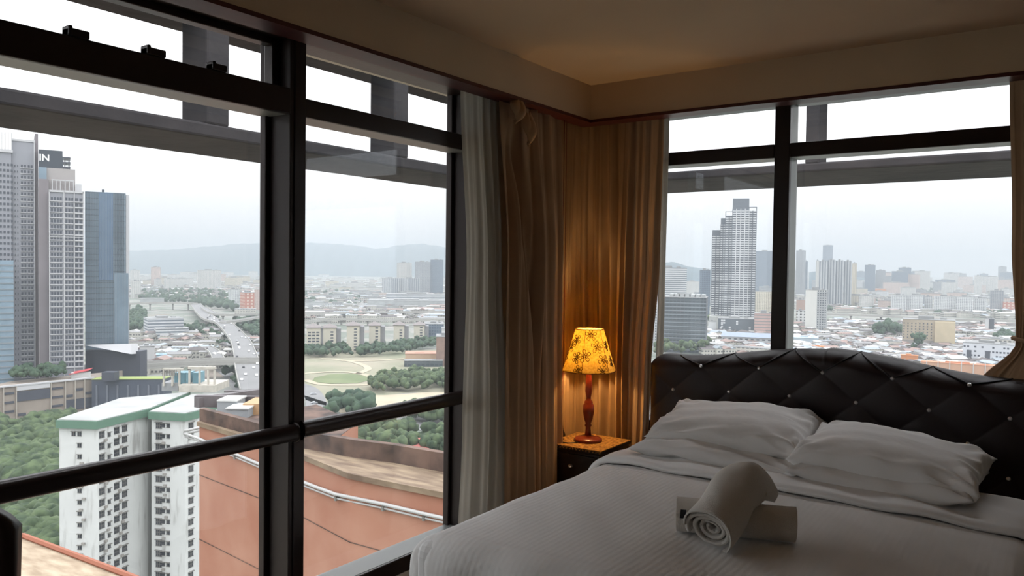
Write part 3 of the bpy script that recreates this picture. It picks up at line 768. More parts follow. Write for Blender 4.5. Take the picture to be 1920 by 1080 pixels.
while z < H1b - 6:
    for xx in range(-84, 22, 7): b.box(lx(xx, 30), lx(xx + 4.2, 30), -2.15, -1.9, z, z + 1.5)
    for xx in (40, 46, 53, 58.5): b.box(lx(xx, 30), lx(xx + 3.6, 30), -.2, .1, z, z + 1.6)
    for xx in (28, 33): b.box(lx(xx, 30), lx(xx + 1.6, 30), -.2, .1, z, z + 1.2)
    z += 3.4
tag(b.build('windows', m_tdk, r1, world=False), kind='stuff')
b = MB(); z = 8.
while z < H1b - 6:
    for xx in (39, 52): b.box(lx(xx, 30), lx(xx + 11.5, 30), -.7, 0, z - .6, z - .2)
    z += 3.4
tag(b.build('balcony_slabs', m_tl, r1, world=False), kind='stuff')
r1b = tower_root('glass_tower', 'lower banded blue glass tower in front at the left edge of the view', 0, 455.)
S2 = 455 / F * KX; Hh = zz(0, 488, 455.)
MB().box(-60 * S2, 25.5 * S2, 0, 14, 0, Hh).build('glass_wall', m_tgl, r1b, world=False)
b = MB(); z = 3.
while z < Hh: b.box(-60 * S2, 25.8 * S2, -.35, .2, z, z + .7); z += 3.5
tag(b.build('floor_bands', mat('band_grey', lin(150, 160, 168), .6), r1b, world=False), kind='stuff')

r2 = tower_root('apartment_tower', 'grey apartment tower with white frame lines and a sign box on its roof', 115, dp)
c2 = 115
H2 = zz(c2, 360, dp); Hc = zz(c2, 315, dp); Hs = zz(c2, 287, dp)
MB().box(lx(92, c2), lx(158, c2), 0, 24, 0, H2).build('main_wall', m_tg, r2, world=False)
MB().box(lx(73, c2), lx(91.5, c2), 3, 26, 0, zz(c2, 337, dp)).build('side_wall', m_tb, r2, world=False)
MB().box(lx(88, c2), lx(142, c2), 6, 24, H2, Hc).build('crown', mat('crown_beige', lin(190, 184, 182), .7), r2, world=False)
MB().box(lx(73, c2), lx(88, c2), 4, 20, zz(c2, 337, dp), Hc).build('crown_side', m_tgl, r2, world=False)
sb = MB().box(lx(73, c2), lx(118, c2), 8, 24, Hc, Hs + 2).build('sign_box', mat('sign_dark', lin(66, 74, 86), .5), r2, world=False)
b = MB()
for i in range(6): b.box(lx(118 + i * 2.6, c2), lx(118.8 + i * 2.6, c2), 8, 22, Hc, zz(c2, 292 + i * .8, dp))
for z_ in (Hc + 1, Hc + 4, Hc + 7): b.box(lx(118, c2), lx(133, c2), 8, 22, z_, z_ + .6)
b.build('roof_rack', m_tdk, r2, world=False)
fc = bpy.data.curves.new('sign_text', 'FONT'); fc.body = 'IN'; fc.size = 5.6; fc.extrude = .15; fc.offset = .12
to = bpy.data.objects.new('sign_text', fc); COL.objects.link(to)
bpy.context.view_layer.update(); me = bpy.data.meshes.new_from_object(to); bpy.data.objects.remove(to)
to = bpy.data.objects.new('sign_letters', me); COL.objects.link(to); me.materials.append(mat('sign_white', (.9, .9, .9), .5)); to.parent = sb
to.location = (lx(73.5, c2), 7.8, zz(c2, 301.5, dp)); to.rotation_euler = (PI / 2, 0, 0)
b = MB(); zt_ = H2
for xx in (92, 119.5, 139, 156): b.box(lx(xx, c2), lx(xx + 1.6, c2), -.8, .4, 8, zt_ + .6)
b.box(lx(92, c2), lx(158, c2), -.8, .4, zt_ - .3, zt_ + .9); b.box(lx(92, c2), lx(158, c2), -.7, .3, zz(c2, 445, dp), zz(c2, 444, dp)); b.box(lx(92, c2), lx(158, c2), -.7, .3, zz(c2, 691, dp), zz(c2, 693, dp) + 1.4)
for xx in (98, 105, 113, 122, 130, 138): b.box(lx(xx, c2), lx(xx + 1.3, c2), 3, 3.8, H2, zz(c2, 337, dp))
b.box(lx(97, c2), lx(140, c2), 3, 4, zz(c2, 338.5, dp), zz(c2, 336.5, dp)); b.box(lx(143, c2), lx(154, c2), 4, 12, H2, zz(c2, 343, dp))
b.build('white_frame', m_tl, r2, world=False)
b = MB(); bs = MB(); z = zz(c2, 688, dp)
while z < H2 - 3:
    for xx in (96, 101.5, 107, 112.5, 123, 128.5, 134): b.box(lx(xx, c2), lx(xx + 3.6, c2), -.15, .1, z, z + 1.9)
    for xx in (141.5, 149.5): b.box(lx(xx, c2), lx(xx + 5.5, c2), -.15, .1, z, z + 1.9)
    bs.box(lx(94, c2), lx(118, c2), -.6, 0, z - .7, z - .3); bs.box(lx(121.5, c2), lx(138, c2), -.6, 0, z - .7, z - .3); bs.box(lx(141, c2), lx(156, c2), -1.0, 0, z - .9, z - .2)
    z += 3.4
tag(b.build('windows', m_tdk, r2, world=False), kind='stuff'); tag(bs.build('balcony_slabs', m_tl, r2, world=False), kind='stuff')

dp3 = 520.; S = dp3 / F
r3 = tower_root('glass_tower', 'flat topped blue glass office tower, rightmost of the tall towers', 200, dp3)
c3 = 200; H3 = zz(c3, 361, dp3)
MB().box(lx(160, c3), lx(236, c3), 0, 28, 0, H3).build('glass_wall', m_tgl, r3, world=False)
MB().box(lx(185, c3), lx(212, c3), -.6, 0, zz(c3, 525, dp3), H3 - .6).build('dark_bay', mat('bay_glass', lin(116, 146, 178), .2, noise=.15, nscale=.1), r3, world=False)
MB().box(lx(236.5, c3), lx(243, c3), 1, 26, 0, H3 - 1).build('white_edge', m_tl, r3, world=False)
MB().box(lx(214, c3), lx(241, c3), -1.2, 0, 0, zz(c3, 512, dp3)).build('lower_bay', m_tgl, r3, world=False)
MB().box(lx(191, c3), lx(196, c3), 8, 12, H3, H3 + 2.4).build('roof_plant', m_tdk, r3, world=False)
b = MB(); x = 161.
while x < 240:
    top = H3 if x < 236 else zz(c3, 512, dp3)
    b.box(lx(x, c3), lx(x + .55, c3), -1.5 if x > 214 else -.8, 0, 0, top if not 185 < x < 212 else top - 1); x += 3.0
tag(b.build('fins', mat('fin_grey', lin(166, 180, 190), .5), r3, world=False), kind='stuff')
b = MB(); z = 6.
while z < H3: b.box(lx(160, c3), lx(236, c3), -.25, 0, z, z + .35); z += 3.7
tag(b.build('floor_bands', mat('band_blue', lin(104, 122, 138), .4), r3, world=False), kind='stuff')

# --- car park podium below the towers
def wallrun(mb, p, q, z0, z1, th=.4, off=0., m=None):
    p, q = Vector((p[0], p[1], 0)), Vector((q[0], q[1], 0)); d = (q - p).normalized(); n = Vector((d.y, -d.x, 0))
    if n.dot(Vector((CAM.x, CAM.y, 0)) - p) < 0: n = -n
    c = (p + q) / 2 + n * (off); mb.obox((c.x, c.y, (z0 + z1) / 2), (q - p) / 2, n * th / 2, (0, 0, (z1 - z0) / 2), m)
zp = -67.0
pA = onz(-60, 733, zp); pB = onz(176, 709, zp)
pod = thing('car_park', 'beige panelled car park block at the foot of the tall towers', 'car park', (pA.lerp(pB, .5).x, pA.lerp(pB, .5).y, GROUND))
m_pod = mat('beige_panel', lin(176, 164, 152), .8, noise=.12, nscale=.2); m_podd = mat('podium_dark', lin(78, 82, 94), .6)
b = MB(); 
away = Vector((-RZ.x, -RZ.y, 0)).normalized()
poly = [pA, pB, pB + away * 34, pA + away * 34]
b.prism([(p.x, p.y) for p in poly], GROUND, zp); b.build('wall', m_pod, pod)
def on_run(px):  # point of the podium front face at image column px
    d = ray(px, 720); dx, dy = pB.x - pA.x, pB.y - pA.y
    t_ = ((pA.x - CAM.x) * dy - (pA.y - CAM.y) * dx) / (d.x * dy - d.y * dx); return Vector((CAM.x + d.x * t_, CAM.y + d.y * t_, 0))
def run_panel(name, px0, px1, za, zb, m, off, th=.5, par=pod, kind=None):
    b = MB(); wallrun(b, on_run(px0), on_run(px1), za, zb, th, off); o = b.build(name, m, par); return o
for a, c_ in ((29, 94), ):
    run_panel('dark_band', a + 1, c_ - 1, zp - 8.6, zp - 3.2, m_podd, .3)
    run_panel('white_band', a + 1, c_ - 1, zp - 2.6, zp + .4, m_tl, .5); run_panel('white_band', a + 1, c_ - 1, zp - 21, zp - 18.5, m_tl, .6)
run_panel('dark_band', 123, 176, zp - 17, zp - 11, m_podd, .4)
for x in (5, 29, 94, 121, 139, 157, 174): run_panel('pilaster', x, x + 1.4, GROUND, zp + .5, mat('pilaster_light', lin(205, 196, 184), .8), .6, .8)
for j in range(4):
    for a, c_ in ((8, 26), (97, 118)): run_panel('opening', a, c_, zp - 4.2 - j * 5, zp - 3.0 - j * 5, m_podd, .25)
for a, c_, j in ((124, 136, 1), (141, 155, .3), (160, 172, .9), (141, 155, 2), (33, 48, 2.6), (52, 72, 3), (76, 92, 2.6)): run_panel('opening', a, c_, zp - 5 - j * 4.5, zp - 3.6 - j * 4.5, m_podd, .25)
rr = run_panel('eave', -60, 176, zp, zp + .8, m_tl, .3, 1.6)

zh = -67.3
hA, hB = onz(172, 712, zh), onz(308, 711, zh)
hall = thing('hall', 'long dark blue hall with a green edged roof right of the car park', 'building', ((hA + hB) / 2)[:2] + (GROUND,))
poly = [hA, hB, hB + away * 10, hA + away * 10]
b = MB(); b.prism([(p.x, p.y) for p in poly], GROUND, zh); b.build('wall', mat('hall_blue', lin(84, 92, 108), .5, noise=.15, nscale=.1), hall)
b = MB(); b.prism([(p.x, p.y) for p in [hA - away * .5, hB - away * .5, hB + away * 9, hA + away * 9]], zh, zh + .5); b.build('green_roof', mat('roof_green', lin(168, 184, 108), .8), hall)
b = MB(); b.prism([(p.x, p.y) for p in [hA + away * 9, hB + away * 9, hB + away * 10, hA + away * 10]], zh, zh + .4); b.build('roof', m_roofg, hall)
for i in range(7):
    p = hA.lerp(hB, (i + .5) / 7); b = MB(); b.obox((p.x, p.y, GROUND + 9), RX * .5, away * .6, (0, 0, 9)); b.build('column', mat('hall_column', lin(120, 126, 138), .6), hall)
p = onz(207, 700, zh + 4); b = MB(); b.obox((p.x, p.y, zh + 2.5), (RX.x * 3.6, RX.y * 3.6, 0), away * 3, (0, 0, 2.5)); b.build('roof_plant', m_podd, hall)
hc = onz(196, 668, -60)
# dark building with the white wing roof
cv = thing('pavilion', 'dark building under a white wedge shaped roof beside the glass tower', 'building', (hc.x, hc.y, GROUND))
zc_ = -58.
P1, P2, P3 = onz(158, 647, zc_), onz(246, 645, zc_), onz(207, 658, zc_)
dz_ = depth_of(200, 690)
p0, p1 = at(160, 660, 500), at(262, 660, 500)
b = MB(); b.prism([(q.x, q.y) for q in (p0, p1, p1 + away * 10, p0 + away * 10)], GROUND, at(200, 658, 500).z); b.build('wall', m_podd, cv)
T = [at(158, 647, 497), at(246, 645, 497), at(246, 664, 493), at(205, 656, 492)]
b = MB(); b.add([q for q in T] + [q + away * 9 + Vector((0, 0, -.6)) for q in T], [(0, 1, 2, 3), (4, 7, 6, 5), (0, 4, 5, 1), (1, 5, 6, 2), (2, 6, 7, 3), (3, 7, 4, 0)]); b.build('wing_roof', m_tl, cv)
blk('silo_block', 'plain white windowless block on the ramp beside blue roofs', 'building', 262, 290, 650, 690, mat('plain_white', lin(222, 224, 224), .8), D=12)

# ------------------------------------------------------------------ white apartment block with the green fascia
zE = -38.9
A_ = [onz(*q, zE) for q in ((111, 801.4), (184.5, 803.8), (247, 787), (277, 779.5))]
B_ = [onz(*q, zE) for q in ((284, 785), (348, 788.8), (371, 783))]
apt = thing('apartment_block', 'stained white apartment block with green roof edge below the window', 'building', (A_[1].x, A_[1].y, GROUND))
def streaks(m):
    t = m.node_tree; b = t.nodes['Principled BSDF']; old = b.inputs['Base Color'].links[0].from_socket
    tc = t.nodes.new('ShaderNodeTexCoord'); mp = t.nodes.new('ShaderNodeMapping'); mp.inputs['Scale'].default_value = (.55, .55, .10); n = t.nodes.new('ShaderNodeTexNoise'); n.inputs['Scale'].default_value = 1.; n.inputs['Detail'].default_value = 6
    t.links.new(tc.outputs['Object'], mp.inputs[0]); t.links.new(mp.outputs[0], n.inputs[0])
    r = t.nodes.new('ShaderNodeMapRange'); r.inputs[1].default_value = .56; r.inputs[2].default_value = .72; r.inputs[4].default_value = .55; t.links.new(n.outputs[0], r.inputs[0])
    mx = t.nodes.new('ShaderNodeMix'); mx.data_type = 'RGBA'; t.links.new(r.outputs[0], mx.inputs['Factor']); t.links.new(old, mx.inputs['A']); mx.inputs['B'].default_value = (*lin(140, 136, 130), 1)
    t.links.new(mx.outputs['Result'], b.inputs['Base Color'])
m_aw = mat('stained_white_wall', lin(240, 242, 240), .85, noise=.06, nscale=.2); streaks(m_aw)
m_gf = mat('green_fascia', lin(112, 148, 128), .8, noise=.1, nscale=.4)
back = away * 34 + Vector((RX.x, RX.y, 0)) * 6
polyA = [A_[0], A_[1], A_[3], A_[3] + away * 8, A_[3] + away * 26 , A_[0] + away * 30]
polyB = [B_[0], B_[1], B_[2], B_[2] + away * 26, B_[0] + away * 26]
b = MB(); b.prism([(p.x, p.y) for p in polyA], GROUND, zE); b.build('left_wing', m_aw, apt)
b = MB(); b.prism([(p.x, p.y) for p in polyB], GROUND, zE); b.build('right_wing', m_aw, apt)
m_core = mat('stained_grey_wall', lin(150, 148, 142), .85, noise=.3, nscale=.5)
b = MB(); q0, q1 = A_[3] + away * 3, B_[0] + away * 3; b.prism([(p.x, p.y) for p in (q0, q1, q1 + away * 10, q0 + away * 10)], GROUND, zE); b.build('stair_core', m_core, apt)
def grow(poly, d):
    c = sum((Vector((p.x, p.y, 0)) for p in poly), Vector()) / len(poly)
    return [(p.x + (p.x - c.x) / max(1, math.hypot(p.x - c.x, p.y - c.y)) * d, p.y + (p.y - c.y) / max(1, math.hypot(p.x - c.x, p.y - c.y)) * d) for p in poly]
m_flat = mat('pale_flat_roof', lin(196, 198, 196), .9, noise=.2, nscale=.15)
for poly in (polyA, polyB):
    b = MB(); b.prism(grow(poly, .9), zE, zE + 1.9); b.build('green_fascia', m_gf, apt)
    b = MB(); b.prism(grow(poly, .5), zE + 1.9, zE + 2.1); b.build('flat_roof', m_flat, apt)
# windows: mesh shared, one object each
def win_mesh(w_, h_, nx, nz):
    b = MB(); b.box(-w_ / 2, w_ / 2, -.05, .05, 0, h_, 0)
    b.box(-w_ / 2 - .06, w_ / 2 + .06, -.16, .05, -.08, 0, 1)
    for i in range(1, nx): x = -w_ / 2 + w_ * i / nx; b.box(x - .05, x + .05, -.10, 0, 0, h_, 1)
    for j in range(1, nz): z = h_ * j / nz; b.box(-w_ / 2, w_ / 2, -.10, 0, z - .05, z + .05, 1)
    b.box(-w_ / 2 - .1, w_ / 2 + .1, -.55, .0, h_ + .12, h_ + .22, 1)
    o = b.build('window', [mat('apartment_glass', lin(70, 74, 84), .3, noise=.3, nscale=.7), m_core]); return o
big = win_mesh(1.75, 1.5, 3, 2); small = win_mesh(1.0, .9, 2, 1); first = {id(big): True, id(small): True}
def put(o, P, Q, s, zt):
    c = o if first.pop(id(o), None) else o.copy()
    if c is not o: COL.objects.link(c)
    p, q = Vector((P.x, P.y, 0)), Vector((Q.x, Q.y, 0)); d = (q - p).normalized(); n = Vector((d.y, -d.x, 0))
    if n.dot(Vector((CAM.x, CAM.y, 0)) - p) < 0: d = -d
    pos = p.lerp(q, s); ang = math.atan2(d.y, d.x)
    c.parent = apt; c.location = (pos.x - apt.location.x, pos.y - apt.location.y, zt - GROUND); c.rotation_euler = (0, 0, ang)
def frac(P, Q, px):
    d = ray(px, 800); dx, dy = Q.x - P.x, Q.y - P.y
    t_ = ((P.x - CAM.x) * dy - (P.y - CAM.y) * dx) / (d.x * dy - d.y * dx); X = CAM.x + d.x * t_; Yy = CAM.y + d.y * t_
    return ((X - P.x) * dx + (Yy - P.y) * dy) / (dx * dx + dy * dy)
FL = 2.78
for j in range(17):
    z = zE - 2.4 - FL * j
    put(small, A_[0], A_[1], frac(A_[0], A_[1], 149), z + .5)
    if j == 0: put(small, A_[0], A_[1], frac(A_[0], A_[1], 138), z + .5)
    for px_, o in ((191, big), (204.5, small), (218.5, big), (233.5, big)): put(o, A_[1], A_[3], frac(A_[1], A_[3], px_), z - (0.2 if o is small else .0))
    for px_, o in ((298, big), (306, small), (315.5, small)): put(o, B_[0], B_[1], frac(B_[0], B_[1], px_), z + (0 if o is big else .4))
    put(big, B_[1], B_[2], frac(B_[1], B_[2], 358), z)
# small air conditioners under many windows
mac = MB(); rnd = random.Random(4)
for j in range(17):
    for px_, (P, Q) in ((199, (A_[1], A_[3])), (226, (A_[1], A_[3])), (310, (B_[0], B_[1])), (155, (A_[0], A_[1]))):
        if rnd.random() < .75:
            s = frac(P, Q, px_ + rnd.uniform(-3, 3)); p = P.lerp(Q, s); z = zE - 3.1 - FL * j + rnd.uniform(-.3, .3)
            d = (Q - P).normalized(); n = Vector((d.y, -d.x, 0)); n = n if n.dot(CAM - P) > 0 else -n
            mac.obox((p.x + n.x * .25, p.y + n.y * .25, z), d * .4, n * .25, (0, 0, .28))
tag(mac.build('air_conditioners', mat('ac_grey', lin(176, 172, 166), .7), apt), kind='stuff')
# water tank house on the roof
dpt = 232.
def pbox(name, px0, px1, py0, py1, dp, D, m, par, zb=None):
    a, c = at(px0, py1, dp), at(px1, py1, dp); zt = at((px0 + px1) / 2, py0, dp).z; zb = a.z if zb is None else zb
    b = MB(); b.prism([(q.x, q.y) for q in (a, c, c + away * D, a + away * D)], zb, zt); return b.build(name, m, par)
th = thing('tank_house', 'stained cream rooftop tank house with blue water tanks', 'tank house', at(355, 740, dpt)[:])
m_th = mat('stained_cream', lin(222, 216, 204), .85, noise=.25, nscale=.5)
pbox('wall', 335, 402, 722, 775, dpt, 12, m_th, th, zE + 2.1); pbox('wall', 303, 334, 718, 770, dpt + 2, 10, mat('tank_house_grey', lin(176, 178, 180), .85, noise=.15, nscale=.3), th, zE + 2.1)
for x in (305, 321, 334, 353, 372, 388, 400): pbox('post', x, x + 3, 694, 724, dpt + 1, .6, m_th, th)
pbox('top_beam', 305, 342, 691, 695, dpt + 1, 1.2, m_th, th); pbox('top_beam', 352, 403, 688, 692, dpt + 1, 1.2, m_th, th)
m_tank = mat('tank_blue', lin(128, 172, 186), .5, noise=.12, nscale=1.)
for a, c in ((327, 337), (338, 347), (348, 354), (361, 372)): pbox('water_tank', a, c - .4, 699, 721, dpt + 3, 5, m_tank, th)
b = MB()
for i in range(9): q = at(305 + i * 3.2, 699 + i * .0, dpt); b.obox(q - Vector((0, 0, .0)), (.08, 0, 0), (0, .08, 0), (0, 0, .9))
b.build('railing', m_core, th)

# ------------------------------------------------------------------ the hotel's own orange wing
W1 = [onz(*q, -8.05) for q in ((374, 790), (493, 825), (571, 851), (657, 885.5), (702, 895), (833, 921), (980, 952))]
wing = thing('hotel_wing', 'orange rendered wing wall with stained parapet and concrete ledge below the window', 'building', (W1[2].x, W1[2].y, -8))
def plaster(name, c, c2):
    m = mat(name, c, .85, col2=c2, nscale=.35, bump=.1, bscale=6)
    return m
m_or = plaster('orange_render', lin(200, 148, 124), lin(186, 128, 104)); m_st = mat('stained_parapet', lin(128, 104, 92), .9, col2=lin(64, 56, 54), nscale=.7); m_lg = mat('ledge_concrete', lin(170, 150, 124), .9, col2=lin(120, 100, 84), nscale=.9, stretch=(.5, 2.5, 1), bump=.4, bscale=3)
inner = [onz(*q, -8.05) for q in ((374, 789), (493, 822), (571, 841), (664, 858), (738, 868), (833, 885.5), (980, 912))]
N_ = 7
b = MB()
for i in range(N_ - 1):
    p, q = W1[i], W1[i + 1]
    b.add([(p.x, p.y, -8.3), (q.x, q.y, -8.3), (q.x, q.y, GROUND), (p.x, p.y, GROUND)], [(0, 1, 2, 3)])
bk = [inner[i] + Vector((0, 1.2 if i > 1 else (9. if i == 0 else 7.), 0)) for i in range(N_)]
for p, q in ((W1[0], bk[0]), (W1[-1], bk[-1])) + tuple((bk[i], bk[i + 1]) for i in range(N_ - 1)):
    b.add([(p.x, p.y, -8.3), (q.x, q.y, -8.3), (q.x, q.y, GROUND), (p.x, p.y, GROUND)], [(0, 1, 2, 3)])
b.build('wall', m_or, wing)
b = MB()
for i in range(N_ - 1):
    vs_ = []
    for z in (-8.3, -8.05):
        for P_ in (W1[i] + Vector((0, -.18, 0)), W1[i + 1] + Vector((0, -.18, 0)), inner[i + 1], inner[i]): vs_.append((P_.x, P_.y, z))
    b.add(vs_, [(3, 2, 1, 0), (4, 5, 6, 7), (0, 1, 5, 4), (1, 2, 6, 5), (2, 3, 7, 6), (3, 0, 4, 7)])
b.build('ledge', m_lg, wing)
b = MB()
for i in range(N_ - 1):
    vs_ = []
    for z in (-8.2, -7.18 if i > 1 else -7.3):
        for P_ in (inner[i], inner[i + 1], inner[i + 1] + Vector((0, .4, 0)), inner[i] + Vector((0, .4, 0))): vs_.append((P_.x, P_.y, z))
    b.add(vs_, [(3, 2, 1, 0), (4, 5, 6, 7), (0, 1, 5, 4), (1, 2, 6, 5), (2, 3, 7, 6), (3, 0, 4, 7)])
b.build('parapet', m_st, wing)
b = MB()
for i in range(N_ - 1):
    b.add([(q.x, q.y, -8.28) for q in (inner[i], inner[i + 1], bk[i + 1], bk[i])], [(0, 1, 2, 3)])
b.build('roof', m_st, wing)
# pipe running along the wall
def on_wall(px, py, off=.2):
    d = ray(px, py)
    for i in range(N_ - 1):
        P, Q = W1[i], W1[i + 1]; dx, dy = Q.x - P.x, Q.y - P.y
        t_ = ((P.x - CAM.x) * dy - (P.y - CAM.y) * dx) / (d.x * dy - d.y * dx); X = CAM + d * t_; s = ((X.x - P.x) * dx + (X.y - P.y) * dy) / (dx * dx + dy * dy)
        if s <= 1 or i == N_ - 2: return X - Vector((0, off, 0))
pts = [on_wall(378, 802) + Vector((0, 1.2, 0)), on_wall(362, 804) + Vector((0, .8, 0))] + [on_wall(*q) for q in ((352, 807), (351, 812), (378, 821), (446, 849.6), (493, 869), (569, 900), (600, 912), (635.5, 925), (724, 943), (800, 961), (850, 972), (960, 998))]
b = MB(); b.tube(pts, .085, 8); b.tube([p + Vector((0, .05, -.2)) for p in pts], .05, 8); b.build('pipe', mat('pale_pipe', lin(206, 206, 204), .4), wing, smooth=True)
for i in (5, 7, 9, 10, 11): 
    b = MB(); p = pts[i]; b.box(p.x - .06, p.x + .06, p.y - .05, p.y + .9, p.z - .3, p.z - .1); b.build('pipe_bracket', m_core, wing)
# joint line in the render
for za, qs in ((-11.3, ((382, 861), (484, 907), (571, 947), (657, 987), (752, 1011), (900, 1050))), (-15.2, ((374, 1002), (435, 1038), (490, 1072), (571, 1118), (657, 1165)))):
    b = MB()
    for i in range(N_ - 1):
        p, q = W1[i], W1[i + 1]; b.add([(p.x, p.y - .03, za), (q.x, q.y - .03, za), (q.x, q.y - .03, za + .05), (p.x, p.y - .03, za + .05)], [(0, 1, 2, 3)])
    b.build('joint_line', m_st, wing)
# roof clutter left of the mullion: parapets and plant boxes
m_par = mat('grey_parapet', lin(140, 136, 138), .9, col2=lin(96, 90, 92), nscale=.6)
def wbox(name, px0, px1, py0, py1, dp, D, m, zb=-8.3):
    a, c = at(px0, py1, dp), at(px1, py1, dp); zt = at((px0 + px1) / 2, py0, dp).z
    b = MB(); b.prism([(q.x, q.y) for q in (a, c, c + away * D, a + away * D)], zb, zt); return b.build(name, m, wing)
wbox('roof_parapet', 364, 500, 743, 790, 53, .5, m_par); wbox('roof_parapet', 420, 560, 737, 760, 60, .5, m_par)
b = MB(); p = at(365, 780, 53); b.prism([(p.x, p.y), (p.x + .5, p.y), (p.x + .5, p.y + 6), (p.x, p.y + 6)], -8.3, at(365, 745, 53).z); b.build('roof_parapet', m_par, wing)
wbox('plant_room', 455, 500, 757, 785, 50.5, 3, mat('plant_room_tan', lin(206, 168, 128), .8))
for a, c, y0, y1, d_ in ((407, 444, 752, 768, 51), (423, 465, 767, 784, 49.5)):
    o = wbox('plant_box', a, c, y0, y1, d_, 1.6, mat('plant_grey', lin(168, 174, 178), .7)); wbox('plant_lid', a - .5, c + .5, y0 - 1.6, y0, d_ - .1, 1.9, mat('plant_white', lin(232, 234, 232), .6), at(a, y0, d_).z)
# slab ledge close below, bottom left
S3 = [onz(*q, -3.0) for q in ((20, 1008), (44, 1008), (233, 1080), (330, 1117))]
sl = thing('roof_slab', 'weathered beige concrete slab with a red edge just below the window', 'slab', (S3[1].x, S3[1].y, -3))
d1 = (S3[3] - S3[1])
b = MB(); q = [S3[0] + Vector((-.4, -.9, 0)), S3[0], S3[1], S3[3], S3[3] + Vector((3, -1, 0)), Vector((-1.2, -7, 0)), Vector((-7, -9, 0))]
b.prism([(p.x, p.y) for p in q][::-1], -3.3, -3.0); b.build('slab', mat('slab_concrete', lin(206, 188, 162), .9, col2=lin(168, 148, 124), nscale=2.2, stretch=(1, 3, 1), bump=.5, bscale=5), sl)
b = MB(); b.tube([S3[0] + Vector((0, 0, .03)), S3[1] + Vector((0, 0, .03)), S3[3] + Vector((0, 0, .03))], .045, 6); b.build('edge', mat('red_edge', lin(176, 112, 88), .8), sl)

# ------------------------------------------------------------------ concrete frame outside the windows
m_con = mat('weathered_concrete', lin(82, 78, 80), .9, col2=lin(54, 54, 58), nscale=1.6, bump=.3, bscale=9)
m_con2 = mat('brown_concrete', lin(118, 100, 92), .9, col2=lin(96, 82, 78), nscale=1.2, bump=.2, bscale=9)
fr_ = thing('concrete_frame', 'weathered concrete beams and posts standing off outside both windows', 'frame', (-2.4, 2, 2))
XF, YF = -2.04, 2.48; WD = .79; WD2 = 1.14
struct_ = fr_
def beam(name, x0, x1, y0, y1, z0, z1, m=m_con): return bevel(MB().box(x0, x1, y0, y1, z0, z1).build(name, m, fr_), .015)
beam('beam', XF - WD, XF, -9, YF + WD2, 2.238, 2.326); beam('beam', XF - WD, XF, -9, YF + WD2, 3.09, 3.8)
beam('beam', XF - WD, 7, YF, YF + WD2, 2.238, 2.310)
beam('beam', XF, 7, YF, YF + WD2, 3.09, 3.8)
pL = [(-1.36 + 1.662 * k) for k in range(-4, 3)]
ya = -3.98 + 4.4 / 1.528
for k in range(-3, 3): y = ya + k * 1.662; beam('post', XF - .277, XF, y, y + .165, 2.32, 3.1)
x_ = 2.36 - 6.46 * .253
for k in range(-1, 3): x = x_ + k * 2.4; beam('post', x - .11, x, YF, YF + .24, 2.30, 3.1)
# ================================================================== roads, viaducts
m_road = mat('asphalt', lin(150, 150, 150), .9, noise=.12, nscale=.05); m_deck = mat('viaduct_concrete', lin(198, 196, 190), .85, noise=.12, nscale=.08); m_pier = mat('pier_concrete', lin(178, 176, 172), .85, noise=.1, nscale=.1)
def smooth_path(P, n=6):
    out = []
    for i in range(len(P) - 1):
        p0, p1, p2, p3 = P[max(i - 1, 0)], P[i], P[i + 1], P[min(i + 2, len(P) - 1)]
        for j in range(n):
            f = j / n; out.append(.5 * ((2 * p1) + (p2 - p0) * f + (2 * p0 - 5 * p1 + 4 * p2 - p3) * f * f + (3 * p1 - p0 - 3 * p2 + p3) * f ** 3))
    return out + [P[-1]]
def road(name, label, pts, h, width, piers=35, cat='road', parapet=1.0, group=None, mdeck=None):
    z = GROUND + h; P = smooth_path([onz(a, c, z) for a, c in pts])
    root = thing(name, label, cat, (P[0].x, P[0].y, GROUND), 0, group)
    L, R_ = [], []
    for i, p in enumerate(P):
        d = (P[min(i + 1, len(P) - 1)] - P[max(i - 1, 0)]); d.z = 0; d.normalize(); n = Vector((-d.y, d.x, 0)); L.append(p + n * width / 2); R_.append(p - n * width / 2)
    def strip(mb, A, B, z0, z1, m=None):
        n = len(A); vs_ = [(q.x, q.y, zq) for zq in (z0, z1) for S_ in (A, B) for q in S_]
        fs = []
        for i in range(n - 1):
            fs += [(i, n + i, n + i + 1, i + 1), (2 * n + i, 2 * n + i + 1, 3 * n + i + 1, 3 * n + i), (i, i + 1, 2 * n + i + 1, 2 * n + i), (n + i, 3 * n + i, 3 * n + i + 1, n + i + 1)]
        fs += [(0, 2 * n, 3 * n, n), (n - 1, 2 * n - 1, 4 * n - 1, 3 * n - 1)]
        mb.add(vs_, fs, m)
    b = MB()
    if h > 2: strip(b, L, R_, z - 1.8, z); b.build('deck', mdeck or m_deck, root)
    b = MB(); strip(b, L, R_, z + .0, z + .12); b.build('road_surface', m_road, root)
    if h > 2:
        for A in (L, R_):
            B = [q + (r_ - q).normalized() * .5 for q, r_ in zip(A, R_ if A is L else L)]
            b = MB(); strip(b, A, B, z, z + parapet); b.build('parapet', mdeck or m_deck, root)
        acc = 0.; b = None
        for p, q in zip(P, P[1:]):
            acc += (q - p).length
            if acc > piers:
                acc = 0; bb = MB(); bb.lathe([(1.3, 0), (1.3, h - 4), (2.6, h - 2.2), (2.6, h - 1.7)], (q.x, q.y, GROUND), 8); bb.build('pier', m_pier, root)
    return root, P
hw, PH = road('highway', 'wide elevated highway with traffic running to the centre interchange', [(366, 569), (381, 587), (396, 598), (420, 606), (447, 634), (458, 658), (466, 690), (480, 730)], 12, 19)
road('viaduct', 'long straight viaduct across the view behind the white office complex', [(150, 571), (243, 569), (314, 567), (366, 569)], 14, 12, cat='bridge')
